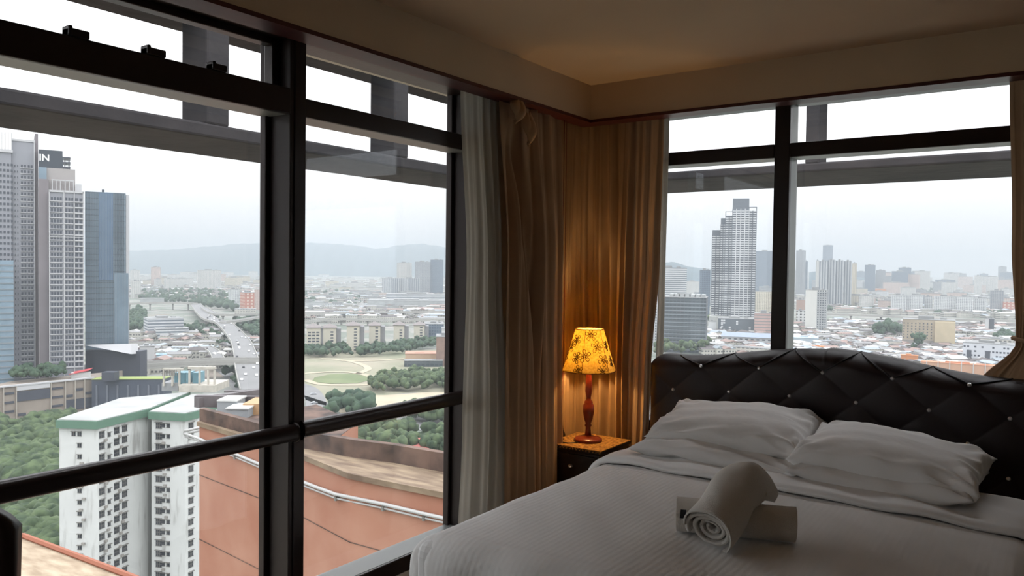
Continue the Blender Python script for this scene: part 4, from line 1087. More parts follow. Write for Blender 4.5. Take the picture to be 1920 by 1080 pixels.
road('viaduct', 'viaduct branching right from the interchange toward the orange flats', [(418, 604), (450, 600), (480, 595), (520, 590), (600, 585)], 14, 10, cat='bridge')
road('ramp', 'curved upper ramp peeling off above the highway', [(382, 576), (392, 583), (410, 589), (440, 590), (500, 588)], 14, 10, cat='bridge')
road('viaduct', 'curving flyover behind the blue roofed sheds', [(150, 648), (240, 645), (320, 642), (358, 643), (385, 650), (402, 660), (412, 678)], 9, 10, cat='bridge')
road('viaduct', 'broad grey flyover passing right behind the dark blue hall', [(140, 693), (240, 687), (329, 682), (406, 678), (500, 678), (560, 680)], 13, 17, cat='bridge', parapet=2.2)
road('viaduct', 'low viaduct left of the white office complex', [(200, 640), (250, 637), (290, 628), (330, 622)], 6, 6, cat='bridge')
road('viaduct', 'viaduct crossing behind the row of cream flats', [(540, 590), (575, 589), (650, 586), (740, 585), (840, 584), (900, 583)], 14, 9, cat='bridge')
road('viaduct', 'lower viaduct just behind the roofs of the cream flats', [(560, 604), (640, 598), (720, 600), (840, 598), (900, 597)], 9, 9, cat='bridge')
road('viaduct', 'two level viaduct crossing the right window behind the old beige block', [(1500, 590), (1547, 589), (1620, 591), (1684, 594), (1760, 598), (1840, 600), (1920, 602)], 15, 11, cat='bridge', piers=45)
road('viaduct', 'lower deck running under the viaduct in the right window', [(1500, 603), (1560, 604), (1640, 606), (1700, 608), (1800, 610), (1920, 613)], 8, 8, cat='bridge', piers=45)
road('road', 'pale ring road curving beside the bare field', [(540, 716), (575, 728), (590, 745), (592, 762), (580, 790), (560, 815)], .1, 13)
rdB, PB_ = road('road', 'grey highway behind the trees at the foot of the orange wing', [(540, 800), (600, 800), (680, 782), (740, 783), (800, 797), (860, 815), (960, 850)], .2, 22)
road('road', 'straight grey street between the field and the trees', [(560, 742), (640, 762), (720, 745), (780, 738), (860, 742)], .1, 7)
road('road', 'street leading from under the flyover toward the tank house', [(408, 690), (430, 705), (450, 730), (470, 745)], .1, 9)
# cars on the highway
def car(col, label, p, d, group):
    root = thing('car', label, 'car', (p.x, p.y, p.z + .12), math.atan2(d.y, d.x), group)
    b = MB(); prof = [(-2.1, .3), (-2.1, .85), (-1.9, .95), (-1.3, 1.0), (-.8, 1.45), (.5, 1.45), (1.1, .98), (1.9, .88), (2.1, .7), (2.1, .3)]
    vs_ = [(x, y, z) for y in (-.85, .85) for x, z in prof]; n = len(prof)
    b.add(vs_, [tuple(range(n)), tuple(range(2 * n - 1, n - 1, -1))] + [(i, n + i, n + (i + 1) % n, (i + 1) % n) for i in range(n)])
    b.build('car_body', mat('car_' + col, {'white': (.8, .8, .8), 'dark': (.03, .03, .035), 'silver': (.4, .41, .43), 'red': (.4, .04, .03)}[col], .3), root, world=False)
    b = MB()
    for x in (-1.3, 1.3):
        for y in (-.86, .7): b.tube([(x, y, .32), (x, y + .16, .32)], .32, 8)
    b.build('wheels', m_tdk, root, world=False)
    return root
rnd = random.Random(12); NC = {}
ORDC = ['farthest', 'second farthest', 'third farthest', 'fourth farthest', 'fifth farthest', 'sixth farthest', 'seventh farthest', 'eighth farthest', 'ninth farthest', 'tenth farthest', 'eleventh farthest', 'twelfth farthest', 'thirteenth farthest', 'fourteenth farthest', 'fifteenth farthest', 'sixteenth farthest', 'seventeenth farthest', 'eighteenth farthest', 'nineteenth farthest', 'twentieth farthest']
for i in range(34):
    k = 8 + int(i * .95); k = min(k, len(PH) - 2); p, q = PH[k], PH[k + 1]; d = (q - p).normalized(); n = Vector((-d.y, d.x, 0))
    ln = rnd.choice((-7, -3.5, 3.5, 7)); c = rnd.choice(('white', 'white', 'silver', 'dark'))
    q_ = NC.get(c, 0); NC[c] = q_ + 1
    car(c, f'{ORDC[q_]} small {c} car in the traffic on the elevated highway', p.lerp(q, rnd.random()) + n * ln, d if ln > 0 else -d, 'cars on the elevated highway')
for px, py, c, lb in ((811, 815, 'dark', 'dark car on the grey highway below the red roof'), (812, 806, 'white', 'white car ahead of the dark car on the grey highway')):
    p = onz(px, py, GROUND + .2); car(c, lb, p, (PB_[-1] - PB_[-8]).normalized(), None)
for px, py in ((588, 740), (589, 757)): 
    p = onz(px, py, GROUND + .1); r_ = car('silver', 'nearer silver car on the pale ring road' if py > 750 else 'farther silver car on the pale ring road', p, Vector((.5, .8, 0)), None)

# field of bare earth and grass
def patch(name, label, pts, m, h=.05, cat='field'):
    P = [onz(a, c, GROUND) for a, c in pts]; c = sum(P, Vector()) / len(P)
    b = MB(); b.add([(c.x, c.y, GROUND + h)] + [(p.x, p.y, GROUND + h) for p in P], [(0, i + 1, (i + 1) % len(P) + 1) for i in range(len(P))])
    o = b.build(name, m, loc=(c.x, c.y, GROUND)); return tag(o, label, cat)
m_fld = mat('field_grass', lin(140, 146, 118), .95, col2=lin(176, 168, 148), nscale=.012); m_fld2 = mat('dirt_track', lin(212, 200, 174), .95, noise=.15, nscale=.05); m_grass = mat('rough_grass', lin(112, 128, 88), .95, col2=lin(136, 146, 104), nscale=.03)
patch('field', 'open field of grass and bare earth beyond the second pane', [(520, 664), (840, 655), (900, 690), (900, 760), (640, 765), (520, 740)], m_fld)
patch('grass_patch', 'oval patch of darker grass in the middle of the open field', [(590, 708), (620, 702), (660, 701), (690, 706), (695, 713), (670, 719), (620, 720), (585, 716)], m_grass, .25)
patch('earth_patch', 'pale bare earth work site at the near edge of the field', [(620, 752), (660, 742), (720, 742), (800, 736), (860, 738), (870, 760), (760, 775), (640, 778)], m_fld2, .3)
for lb, pts in (('dirt track looping around the darker grass of the field', [(570, 700), (620, 697), (660, 698), (690, 704), (705, 712), (695, 720), (650, 722), (600, 720), (572, 712)]),
                ('dirt track crossing the field from the flats to the work site', [(600, 672), (650, 676), (680, 684), (690, 692), (672, 700)]), ('dirt track along the far edge of the field toward the low orange roofs', [(640, 676), (700, 676), (760, 672)])):
    z = GROUND + .3; P = smooth_path([onz(a, c, z) for a, c in pts]); b = MB(); L = []
    for i, p in enumerate(P):
        d = (P[min(i + 1, len(P) - 1)] - P[max(i - 1, 0)]).normalized(); n = Vector((-d.y, d.x, 0)) * 3; L += [p + n, p - n]
    b.add([p[:] for p in L], [(2 * i, 2 * i + 1, 2 * i + 3, 2 * i + 2) for i in range(len(P) - 1)])
    tag(b.build('dirt_track', m_fld2, loc=P[0][:]), lb, 'path')

# ================================================================== trees: canopy masses
m_leaf = mat('tree_canopy', lin(48, 68, 46), .95, col2=lin(100, 118, 80), nscale=.25, bump=1., bscale=1.2)
m_leaf2 = mat('tree_canopy_dark', lin(56, 80, 64), .95, col2=lin(78, 100, 74), nscale=.1, bump=.8, bscale=.8)
import bmesh
_bm = bmesh.new(); bmesh.ops.create_icosphere(_bm, subdivisions=2, radius=1); ICO_V = [v.co.copy() for v in _bm.verts]; ICO_F = [tuple(v.index for v in f.verts) for f in _bm.faces]; _bm.free()
_bm = bmesh.new(); bmesh.ops.create_icosphere(_bm, subdivisions=1, radius=1); ICO1_V = [v.co.copy() for v in _bm.verts]; ICO1_F = [tuple(v.index for v in f.verts) for f in _bm.faces]; _bm.free()
def canopy(mb, p, r, h, rnd, lobes=1, fine=True):
    V_, F_ = (ICO_V, ICO_F) if fine else (ICO1_V, ICO1_F)
    for _ in range(lobes):
        o = Vector((rnd.uniform(-r, r), rnd.uniform(-r, r), rnd.uniform(-.2, .35) * h)) * (.6 if lobes > 1 else 0); rr = r * (rnd.uniform(.32, .58) if lobes > 1 else 1)
        ph = rnd.uniform(0, 6)
        vs_ = [(p.x + o.x + v.x * rr * (1 + .22 * math.sin(7 * v.z + 5 * v.x + ph)), p.y + o.y + v.y * rr * (1 + .22 * math.sin(6 * v.x + 5 * v.y + ph)), p.z + h * .62 + o.z + v.z * min(h * .5, rr) * (1 + .18 * math.sin(9 * v.y + 4 * v.x + ph))) for v in V_]
        mb.add(vs_, F_)
def trees(label, poly, n, r, h, seed, m=m_leaf, lobes=3, fine=False, name='trees', base=None):
    base = GROUND if base is None else base
    rnd = random.Random(seed); b = MB(); c0 = None
    xs = [q[0] for q in poly]; ys = [q[1] for q in poly]
    def inside(x, y):
        r_ = False
        for i in range(len(poly)):
            (x1, y1), (x2, y2) = poly[i - 1], poly[i]
            if (y1 > y) != (y2 > y) and x < (x2 - x1) * (y - y1) / (y2 - y1) + x1: r_ = not r_
        return r_
    k = 0
    while k < n:
        x, y = rnd.uniform(min(xs), max(xs)), rnd.uniform(min(ys), max(ys))
        if not inside(x, y): continue
        k += 1; p = onz(x, y, base); c0 = c0 or p
        s = rnd.uniform(.7, 1.25); canopy(b, p, r * s, h * s, rnd, lobes, fine)
    o = b.build(name, m, smooth=True, loc=(c0.x, c0.y, base)); return tag(o, label, 'trees', kind='stuff')
trees('dense green trees behind the car park and left of the white apartment block', [(-60, 830), (115, 815), (125, 870), (120, 960), (-60, 905)], 260, 6.5, 12, 1, m_leaf, 9, True)
trees('green trees below the handrail left of the white apartment block', [(15, 985), (60, 965), (115, 960), (118, 1110), (40, 1110), (15, 1050)], 100, 5.5, 11, 2, m_leaf, 10, True)
trees('dark trees at the foot of the tall towers above the car park', [(24, 706), (112, 702), (118, 713), (24, 719)], 60, 3.2, 7.5, 3, m_leaf2, 5, base=-67.)
rc = onz(152, 708, -67.); cn_ = thing('canopy', 'small red and white canopy at the end of the car park roof', 'canopy', (rc.x, rc.y, -67.), RZ0 + .45)
MB().box(-5, 5, -2, 2, 0, 3.2).build('wall', mat('plain_white', lin(222, 224, 224), .8), cn_, world=False)
b = MB(); b.add([(-6, -3, 2.6), (4, -3, 4.6), (6, 3, 5.2), (-4, 3, 3.4), (-6, -3, 2.3), (4, -3, 4.3), (6, 3, 4.9), (-4, 3, 3.1)], [(0, 1, 2, 3), (7, 6, 5, 4), (0, 4, 5, 1), (1, 5, 6, 2), (2, 6, 7, 3), (3, 7, 4, 0)]); b.build('red_cover', mat('canopy_red', lin(220, 90, 96), .7), cn_, world=False)
trees('hazy trees left of the white office complex', [(243, 590), (268, 585), (268, 620), (243, 628)], 90, 7, 11, 4, m_leaf2, 2)
trees('hazy wooded strip behind the long viaduct', [(262, 548), (372, 546), (430, 552), (448, 585), (400, 580), (262, 562)], 300, 10, 12, 5, m_leaf2, 2)
trees('trees right of the interchange below the orange flats', [(440, 606), (496, 602), (496, 636), (462, 632)], 110, 7, 10, 6, m_leaf2, 2)
trees('trees between the flyover ramps and the highway', [(345, 620), (400, 600), (430, 640), (425, 668), (395, 640)], 60, 6, 9, 7, m_leaf2, 2)
trees('scrub and trees below the broad flyover', [(420, 700), (500, 695), (500, 740), (450, 735)], 50, 5, 7, 8, m_leaf2, 3)
trees('line of trees at the foot of the cream flats', [(560, 660), (730, 655), (815, 642), (815, 655), (730, 668), (560, 672)], 180, 6, 9, 9, m_leaf2, 2)
trees('trees and scrub at the right end of the field', [(700, 722), (760, 705), (840, 712), (880, 735), (700, 738)], 120, 5.5, 9, 10, m_leaf, 3)
trees('round leafy trees on the near side of the work site', [(615, 768), (655, 762), (690, 768), (690, 785), (615, 790)], 26, 6, 11, 11, m_leaf2, 4, True)
trees('leafy trees in front of the grey highway beside the red roof', [(640, 830), (700, 812), (770, 820), (840, 838), (880, 870), (760, 870), (640, 850)], 60, 5.5, 11, 12, m_leaf, 5, True)
trees('trees across the grey highway at the right of the second pane', [(740, 775), (840, 788), (900, 800), (840, 802), (760, 790)], 40, 5, 9, 13, m_leaf, 4, True)
trees('row of trees crossing the middle of the second pane', [(560, 548), (690, 545), (690, 580), (560, 582)], 140, 9, 10, 14, m_leaf2, 2)
trees('green trees at the foot of the dark glass office', [(1232, 640), (1325, 645), (1325, 668), (1232, 672)], 70, 6, 15, 15, m_leaf, 3)
trees('trees between the hero towers and the shop rows', [(1330, 604), (1345, 600), (1375, 596), (1375, 606), (1330, 610)], 30, 7, 12, 16, m_leaf, 2)
trees('big dense green tree clump left of the old beige block', [(1644, 628), (1690, 626), (1690, 638), (1644, 638)], 26, 9, 22, 17, m_leaf2, 4)
trees('wooded belt behind the viaduct in the right window', [(1545, 570), (1670, 565), (1900, 590), (1900, 598), (1670, 586), (1550, 584)], 240, 9, 9, 18, m_leaf2, 2)
trees('hazy green hillside trees above the long white flats', [(1660, 545), (1760, 545), (1760, 552), (1660, 552)], 70, 16, 16, 19, m_leaf2, 2)
trees('tall dark tree climbing in front of the old beige block', [(1712, 662), (1728, 662), (1728, 668), (1712, 668)], 8, 5, 26, 20, m_leaf2, 6)
trees('trees right of the black and white slab building', [(1865, 630), (1920, 634), (1920, 650), (1865, 642)], 24, 7, 12, 21, m_leaf2, 3)

# ================================================================== city: named buildings
PW = mat('plain_white', lin(222, 224, 224), .8)
# left pane
blk('office_complex', 'white stepped office complex in front of the long viaduct', 'building', 268, 345, 598, 632, F_stripe, D=40, yaw=8)
blk('office_annex', 'low white annex in front of the stepped office complex', 'building', 289, 355, 617, 637, F_stripe, D=25, yaw=5)
blk('shed', 'long low white shed below the stepped office complex', 'building', 312, 362, 630, 642, F_shed, D=20)
blk('apartment_building', 'twin topped pale apartment block on the hazy horizon, left pane', 'building', 370, 415, 507, 545, F_pale, D=60)
blk('apartment_building', 'pale apartment block just left of the twin topped one', 'building', 307, 329, 523, 543, F_pale, D=60)
blk('apartment_building', 'pale slab block beside the pinkish tower in the haze', 'building', 289, 303, 524, 542, F_pale, D=60)
blk('tower_block', 'pinkish tower with rounded top in the haze of the left pane', 'tower', 283, 301, 501, 541, F_peach, D=70)
blk('apartment_building', 'hazy pale block touching the white edge of the glass tower', 'building', 244, 262, 507, 541, F_pale, D=60)
blk('apartment_building', 'nearer white block right of the glass tower', 'building', 245, 264, 527, 560, F_pale, D=30)
blk('apartment_building', 'small white block in front of the hazy wooded strip', 'building', 274, 290, 542, 553, F_shed, D=30)
blk('apartment_building', 'pale block behind the orange flats', 'building', 428, 449, 543, 572, F_white, D=30)
blk('apartment_building', 'nearer orange and cream flats above the viaduct', 'building', 450, 477, 549, 585, F_pink, D=40, yaw=12)
blk('apartment_building', 'farther orange flats partly behind the mullion', 'building', 477, 510, 543, 581, F_peach, D=40)
blk('low_building', 'low cream building at the foot of the orange flats', 'building', 440, 480, 580, 590, F_shop, D=20)
blk('low_building', 'long white depot left of the interchange', 'building', 262, 308, 560, 570, F_shed, D=30)
m_blue = mat('blue_metal_roof', lin(150, 184, 204), .5, noise=.15, nscale=.2)
for i, (a, c, y0, y1) in enumerate(((293, 312, 666, 679), (314, 332, 663, 677), (334, 352, 664, 678))):
    blk('shed', ('leftmost', 'middle', 'rightmost')[i] + ' of the three blue roofed sheds below the curving flyover', 'shed', a, c, y0, y1 + 2, mat('shed_blue', lin(176, 200, 212), .7), D=16, mroof=m_blue)
# pane two
gr_ = 'cream flats with dark window columns'
for a, c, y0, y1, lb, mm in ((575, 601, 615, 662, 'leftmost cream block of the flats row, with the densest windows', F_white), (606, 630, 615, 661, 'second cream block from the mullion in the flats row', F_cream), (650, 674, 611, 661, 'third cream block in the flats row', F_cream), (692, 713, 611, 658, 'fourth cream block in the flats row', F_cream), (738, 758, 610, 649, 'fifth cream block in the flats row', F_cream), (776, 796, 610, 643, 'rightmost cream block of the flats row', F_cream)):
    dpb = depth_of((a + c) / 2, y1)
    def ex(root, W, D, H, lb=lb):
        b = MB(); z = 2.
        cols = (-.3, .3, 0) if 'leftmost cream' in lb else (.18,)
        while z < H - 3:
            for q in cols: b.box(W * q - 1.5, W * q + 1.5, -D / 2 - .12, -D / 2 + .1, z, z + 1.5)
            z += 3.05
        tag(b.build('windows', m_tdk, root, world=False), kind='stuff')
        b = MB(); b.prism([(-W / 2 - 1, -D / 2 - 1), (W / 2 + 1, -D / 2 - 1), (W / 2 + 1, D / 2 + 1), (-W / 2 - 1, D / 2 + 1)], H, H + .4)
        b.add([(-W / 2 - 1, -D / 2 - 1, H + .4), (W / 2 + 1, -D / 2 - 1, H + .4), (W / 2 + 1, D / 2 + 1, H + .4), (-W / 2 - 1, D / 2 + 1, H + .4), (0, 0, H + 4)], [(0, 1, 4), (1, 2, 4), (2, 3, 4), (3, 0, 4)])
        b.build('tiled_roof', mat('brown_grey_tiles', lin(150, 142, 140), .9), root, world=False)
        MB().box(W / 2, W / 2 + 5, -D / 2 + 3, D / 2, 0, H - 1).build('side_wing', mat('wing_grey', lin(158, 158, 160), .8, noise=.2, nscale=.1), root, world=False)
    blk('apartment_building', lb, 'building', a, c, y0, y1, mat('cream_render', lin(232, 226, 208), .85, noise=.06, nscale=.2), D=22, roof=False, extra=ex, group=gr_)
blk('factory', 'long white factory hall below the far towers of pane two', 'factory', 724, 850, 552, 571, F_stripe, D=60)
blk('warehouse', 'grey roofed warehouse in front of the white factory hall', 'warehouse', 690, 850, 564, 581, F_shed, D=80)
blk('warehouse', 'blue edged warehouse behind the rightmost cream flats', 'warehouse', 796, 832, 608, 640, F_blue, D=40)
blk('tower_block', 'left half of the nearer white twin towers, pane two', 'tower', 717, 749, 522, 556, F_vert, D=50)
blk('tower_block', 'right half of the nearer white twin towers, pane two', 'tower', 750, 787, 522, 556, F_vert, D=50)
blk('tower_block', 'hazy pale tower behind the white twin towers', 'tower', 744, 772, 493, 552, F_pale, D=60)
blk('tower_block', 'pale tower with ragged top beside the dark blue one', 'tower', 778, 807, 491, 553, F_grey, D=60)
blk('tower_block', 'dark blue tower at the right end of pane two', 'tower', 807, 831, 487, 553, F_blue, D=60)
blk('brick_building', 'brown brick building at the right edge of pane two', 'building', 818, 850, 632, 686, mat('brown_brick', lin(170, 142, 128), .9, noise=.2, nscale=.3), D=30)
blk('low_building', 'pale tall block behind the brown brick building', 'building', 828, 850, 617, 660, PW, D=20)
blk('low_building', 'low building with peach walls beside the brick building', 'building', 760, 818, 664, 677, mat('peach_wall', lin(222, 190, 162), .85), D=24, mroof=mat('terracotta', lin(206, 160, 138), .9))
blk('shed', 'blue tarpaulin shed in the field scrub', 'shed', 758, 782, 699, 711, m_blue, D=10, mroof=m_blue)
blk('shed', 'blue and white sheds at the right edge of the field', 'shed', 815, 845, 704, 717, m_blue, D=10, mroof=m_blue)
blk('low_building', 'dark roofed long house in front of the peach walled building', 'building', 758, 830, 677, 688, F_dark, D=12)
# red roof among the trees
rr0 = onz(787, 848, GROUND + 6)
rf = thing('house', 'house with a bright salmon red roof among the trees', 'house', (rr0.x, rr0.y, GROUND))
Q = [onz(764, 820, GROUND + 9), onz(795, 821, GROUND + 9), onz(808, 848, GROUND + 6), onz(777, 844, GROUND + 6)]
b = MB(); b.add([q[:] for q in Q] + [(q.x, q.y, q.z - .3) for q in Q], [(0, 1, 2, 3), (7, 6, 5, 4), (0, 4, 5, 1), (1, 5, 6, 2), (2, 6, 7, 3), (3, 7, 4, 0)]); b.build('red_roof', mat('salmon_roof', lin(226, 132, 124), .7), rf)
b = MB(); b.add([(q.x, q.y, GROUND) for q in Q] + [(q.x, q.y, q.z - .3) for q in Q], [(0, 1, 5, 4), (1, 2, 6, 5), (2, 3, 7, 6), (3, 0, 4, 7)]); b.build('wall', PW, rf)
# houses bottom left
m_tr = mat('brown_tile_roof', lin(136, 110, 104), .9, noise=.2, nscale=.5)
def house(label, px, py, w_, d_, h_, yaw, mr, cat='house'):
    p = onz(px, py, GROUND); r_ = thing('house', label, cat, (p.x, p.y, GROUND), RZ0 + math.radians(yaw))
    MB().box(-w_ / 2, w_ / 2, -d_ / 2, d_ / 2, 0, h_).build('wall', mat('house_wall', lin(214, 206, 190), .85), r_, world=False)
    b = MB(); e = .8; b.add([(-w_ / 2 - e, -d_ / 2 - e, h_), (w_ / 2 + e, -d_ / 2 - e, h_), (w_ / 2 + e, d_ / 2 + e, h_), (-w_ / 2 - e, d_ / 2 + e, h_), (-w_ / 2 - e, 0, h_ + d_ * .3), (w_ / 2 + e, 0, h_ + d_ * .3)], [(0, 1, 5, 4), (2, 3, 4, 5), (0, 4, 3), (1, 2, 5), (3, 2, 1, 0)])
    b.build('roof', mr, r_, world=False)
house('house with long brown tiled roof left of the apartment block', 92, 965, 22, 16, 6, 35, m_tr)
house('farther house with grey brown roof beside the long tiled one', 60, 930, 16, 12, 6, -10, m_tr)
house('small house with white roof edges between the brown roofs', 28, 955, 15, 11, 5, 10, mat('grey_sheet_roof', lin(176, 180, 186), .7))
house('house with a reddish roof just above the handrail', 30, 893, 20, 16, 6, 5, mat('red_tile_roof', lin(170, 112, 100), .9))
blk('low_building', 'cream flat roofed house among the dense trees', 'house', -20, 38, 862, 884, mat('cream_yellow', lin(226, 224, 190), .85), D=12, mroof=mat('cream_roof', lin(230, 230, 206), .85))
# right window, first pane
blk('office_building', 'white and grey striped office behind the dark glass office', 'building', 1218, 1287, 502, 600, F_stripe, D=40)
def ex_dark(root, W, D, H):
    b = MB(); z = 3.
    while z < H - 5: b.box(-W / 2 - .2, W / 2 + .2, -D / 2 - .3, -D / 2, z, z + .8); z += 4.2
    tag(b.build('floor_bands', mat('band_grey', lin(150, 160, 168), .6), root, world=False), kind='stuff')
    for x in range(-3, 4): MB().box(W * x / 8, W * x / 8 + 4, -D * .3, D * .2, H, H + 3.4).build('roof_plant', F_shed, root, world=False)
blk('office_building', 'broad dark glass office right of the corner curtain', 'building', 1243, 1328, 558, 662, F_dark, D=40, yaw=-4, extra=ex_dark)
blk('low_building', 'white tower with small windows at the curtain edge', 'building', 1222, 1241, 565, 650, F_white, D=14)
blk('tower_block', 'blue grey tower just left of the tallest tower', 'tower', 1311, 1331, 507, 600, F_blue, D=30)
# the tallest tower: five stepped slabs
dpR = 1120.; S = dpR / F
rt = tower_root('apartment_tower', 'tallest stepped apartment tower with white balconies in the right window', 1375, dpR); cR = 1375
m_rg = mat('slab_grey', lin(110, 118, 128), .6, noise=.1, nscale=.03); m_rw = mat('slab_white', lin(236, 238, 240), .6)
for px0, px1, ytop, yframe, dy, kind in ((1333, 1349, 438, 430, 18, 0), (1349, 1359, 420, 408, 10, 0), (1358, 1373, 404, 396, 6, 0), (1371, 1403, 392, 372, 0, 1), (1402, 1417, 395, 388, 5, 0)):
    H = zz(cR, ytop, dpR); Hf = zz(cR, yframe, dpR)
    w = MB().box(lx(px0, cR), lx(px1, cR), dy, dy + 26, 0, H).build('slab', m_rg, rt, world=False)
    b = MB()
    if kind or px0 < 1350: b.box(lx(px0 + .5, cR), lx(px1 - .5, cR), dy + 4, dy + 22, H, Hf); b.build('roof_box', m_rg, w, world=False)
    else:
        b.box(lx(px0, cR), lx(px0, cR) + 1, dy, dy + 1, H, Hf); b.box(lx(px1, cR) - 1, lx(px1, cR), dy, dy + 1, H, Hf); b.box(lx(px0, cR), lx(px1, cR), dy, dy + 1, Hf - 1, Hf); b.build('roof_frame', m_rg, w, world=False)
    b = MB(); z = 24.; k = 0
    n = 4 if kind else 2
    while z < H - 1:
        for i in range(n):
            a = lx(px0, cR) + (lx(px1, cR) - lx(px0, cR)) * (i + .12) / n; c = lx(px0, cR) + (lx(px1, cR) - lx(px0, cR)) * (i + .88) / n
            b.box(a, c, dy - 1.3, dy, z, z + 1.15)
        z += 3.25
    tag(b.build('balconies', m_rw, w, world=False), kind='stuff')
    b = MB()
    for i in range(1, n): x = lx(px0, cR) + (lx(px1, cR) - lx(px0, cR)) * i / n; b.box(x - .5, x + .5, dy - 1.5, dy, 20, H)
    b.box(lx(px1, cR) - .6, lx(px1, cR), dy - 1.5, dy, 20, H); b.build('fin', m_rw if kind else m_rg, w, world=False)
MB().box(lx(1331, cR), lx(1419, cR), -6, 34, 0, 23).build('podium', mat('podium_pale', lin(206, 208, 204), .8, noise=.15, nscale=.1), rt, world=False)
def ex_sq(root, W, D, H):
    rnd = random.Random(3)
    for fx, fz in ((-.42, .85), (-.42, .62), (-.45, .4), (-.42, .15), (-.2, .45), (-.0, .8), (.35, .45), (.2, .12), (-.36, .85), (-.36, .3)):
        for dz in (0, 3.2): MB().box(W * fx, W * fx + 2.6, -D / 2 - .3, -D / 2, H * fz - dz, H * fz - dz + 2.0).build('window', m_rw, root, world=False)
blk('box_building', 'dark grey box building with scattered white windows', 'building', 1346, 1414, 598, 630, mat('box_dark', lin(92, 102, 112), .6), D=26, extra=ex_sq)
blk('low_building', 'small white house left of the dark box building', 'building', 1328, 1343, 603, 628, PW, D=10)
blk('tower_block', 'blue grey tower pair right behind the tallest tower', 'tower', 1417, 1452, 471, 560, F_blue, D=50)
blk('apartment_building', 'beige flats at the right foot of the tallest tower', 'building', 1413, 1450, 547, 588, F_cream, D=24)
blk('low_building', 'pinkish banded block beside the mullion of the right window', 'building', 1414, 1452, 588, 634, fmat('pink_band', lin(214, 178, 168), lin(150, 146, 144), 30, 4, 1, .4), D=18)
def ex_row(root, W, D, H):
    for i in range(9): MB().box(-W / 2 + W * (i + .25) / 9, -W / 2 + W * (i + .75) / 9, -D / 2 - .2, -D / 2, H - 3.4, H - 2).build('window', m_tdk, root, world=False)
    b = MB(); b.add([(-W / 2 - 1, -D / 2 - 2, H), (W / 2 + 1, -D / 2 - 2, H), (W / 2 + 1, D / 2, H + 4), (-W / 2 - 1, D / 2, H + 4), (-W / 2 - 1, D / 2, H), (W / 2 + 1, D / 2, H)], [(0, 1, 2, 3), (2, 5, 4, 3), (0, 3, 4), (1, 5, 2), (0, 4, 5, 1)]); b.build('blue_roof', mat('grey_blue_roof', lin(158, 172, 192), .7), root, world=False)
blk('shop_row', 'white shop row with a pale blue roof under the dark box', 'building', 1352, 1450, 632, 652, PW, D=16, yaw=-6, roof=False, extra=ex_row)
blk('shop_row', 'low white shop row nearest above the headboard, left of the mullion', 'building', 1340, 1450, 652, 668, F_shop, D=16, yaw=-6)
# right window, second pane
blk('tower_block', 'pale slim tower right of the mullion', 'tower', 1492, 1510, 470, 560, F_grey, D=30)
blk('tower_block', 'narrow grey tower touching the pale slim one', 'tower', 1509, 1514, 490, 560, F_blue, D=20)
blk('tower_block', 'blue grey tower rising above the fluted cluster', 'tower', 1542, 1561, 460, 540, F_blue, D=40)
for i, (a, c, y) in enumerate(((1535, 1551, 490), (1551, 1566, 488), (1566, 1582, 489), (1582, 1597, 490))):
    blk('tower_block', ('first', 'second', 'third', 'fourth')[i] + ' slab from the left in the fluted tower cluster', 'tower', a, c - .5, y, 578, F_vert, D=34)
blk('tower_block', 'narrow cream tower at the right end of the fluted cluster', 'tower', 1597, 1606, 494, 570, F_cream, D=30)
blk('tower_block', 'narrow pale tower at the left end of the fluted cluster', 'tower', 1529, 1535, 489, 570, F_pale, D=30)
def ex_slab(root, W, D, H):
    b = MB(); z = 6.
    while z < H - 2:
        for k in range(4): b.box(W * .05 + k * W * .11, W * .05 + k * W * .11 + W * .06, -D / 2 - .1, -D / 2 + .1, z, z + 1.9)
        z += 3.4
    tag(b.build('windows', m_tdk, root, world=False), kind='stuff')
    MB().box(0.02 * W, .5 * W, -D / 2 - .06, -D / 2, 4, H - 2).build('grey_bay', F_shed, root, world=False)
blk('slab_block', 'white slab block, blank on its left and windowed on its right', 'building', 1509.5, 1551, 544, 626, mat('slab_cream_white', lin(240, 240, 234), .8), D=18, extra=ex_slab)
blk('low_building', 'small white block with square black windows at the mullion', 'building', 1493, 1509, 583, 614, fmat('black_squares', lin(236, 238, 236), lin(40, 42, 46), 6, 4.6, .45, .45), D=14)
blk('low_building', 'brown topped block above the square windowed one', 'building', 1493, 1509, 562, 600, mat('dull_brown', lin(190, 160, 146), .85), D=14)
blk('tower_block', 'blue grey tower left of the steaming haze, right window', 'tower', 1621, 1641, 497, 553, F_blue, D=40)
blk('tower_block', 'shorter grey tower with an orange base', 'tower', 1642, 1660, 507, 553, F_grey, D=40)
blk('low_building', 'orange block at the foot of the shorter grey tower', 'building', 1641, 1661, 541, 554, F_orange, D=30)
blk('tower_block', 'blue grey block standing alone above the white flats', 'tower', 1684, 1708, 502, 552, F_blue, D=50)
blk('tower_block', 'hazy tower near the tied curtain', 'tower', 1871, 1887, 500, 545, F_grey, D=60)
blk('tower_block', 'pale pair of towers above the right half of the white flats', 'tower', 1769, 1796, 513, 546, F_pale, D=60)
blk('tower_block', 'lower pale tower in front of the pale pair', 'tower', 1765, 1794, 530, 556, F_pale, D=50)
blk('tower_block', 'slim pale tower right of the pale pair', 'tower', 1826, 1841, 517, 556, F_pale, D=50)
blk('low_building', 'green roofed hall behind the long white flats', 'building', 1777, 1814, 548, 560, mat('hall_green', lin(132, 146, 140), .8), D=40)
for i, (a, c, y0, y1) in enumerate(((1670, 1700, 554, 588), (1700, 1731, 554, 588), (1733, 1749, 556, 588), (1750, 1793, 556, 590), (1793, 1826, 557, 592), (1826, 1850, 560, 592))):
    blk('apartment_building', ('leftmost', 'second', 'third', 'fourth', 'fifth', 'rightmost')[i] + ' section of the long white flats in the right window', 'building', a, c - .6, y0, y1, F_white, D=20, group='long white flats')
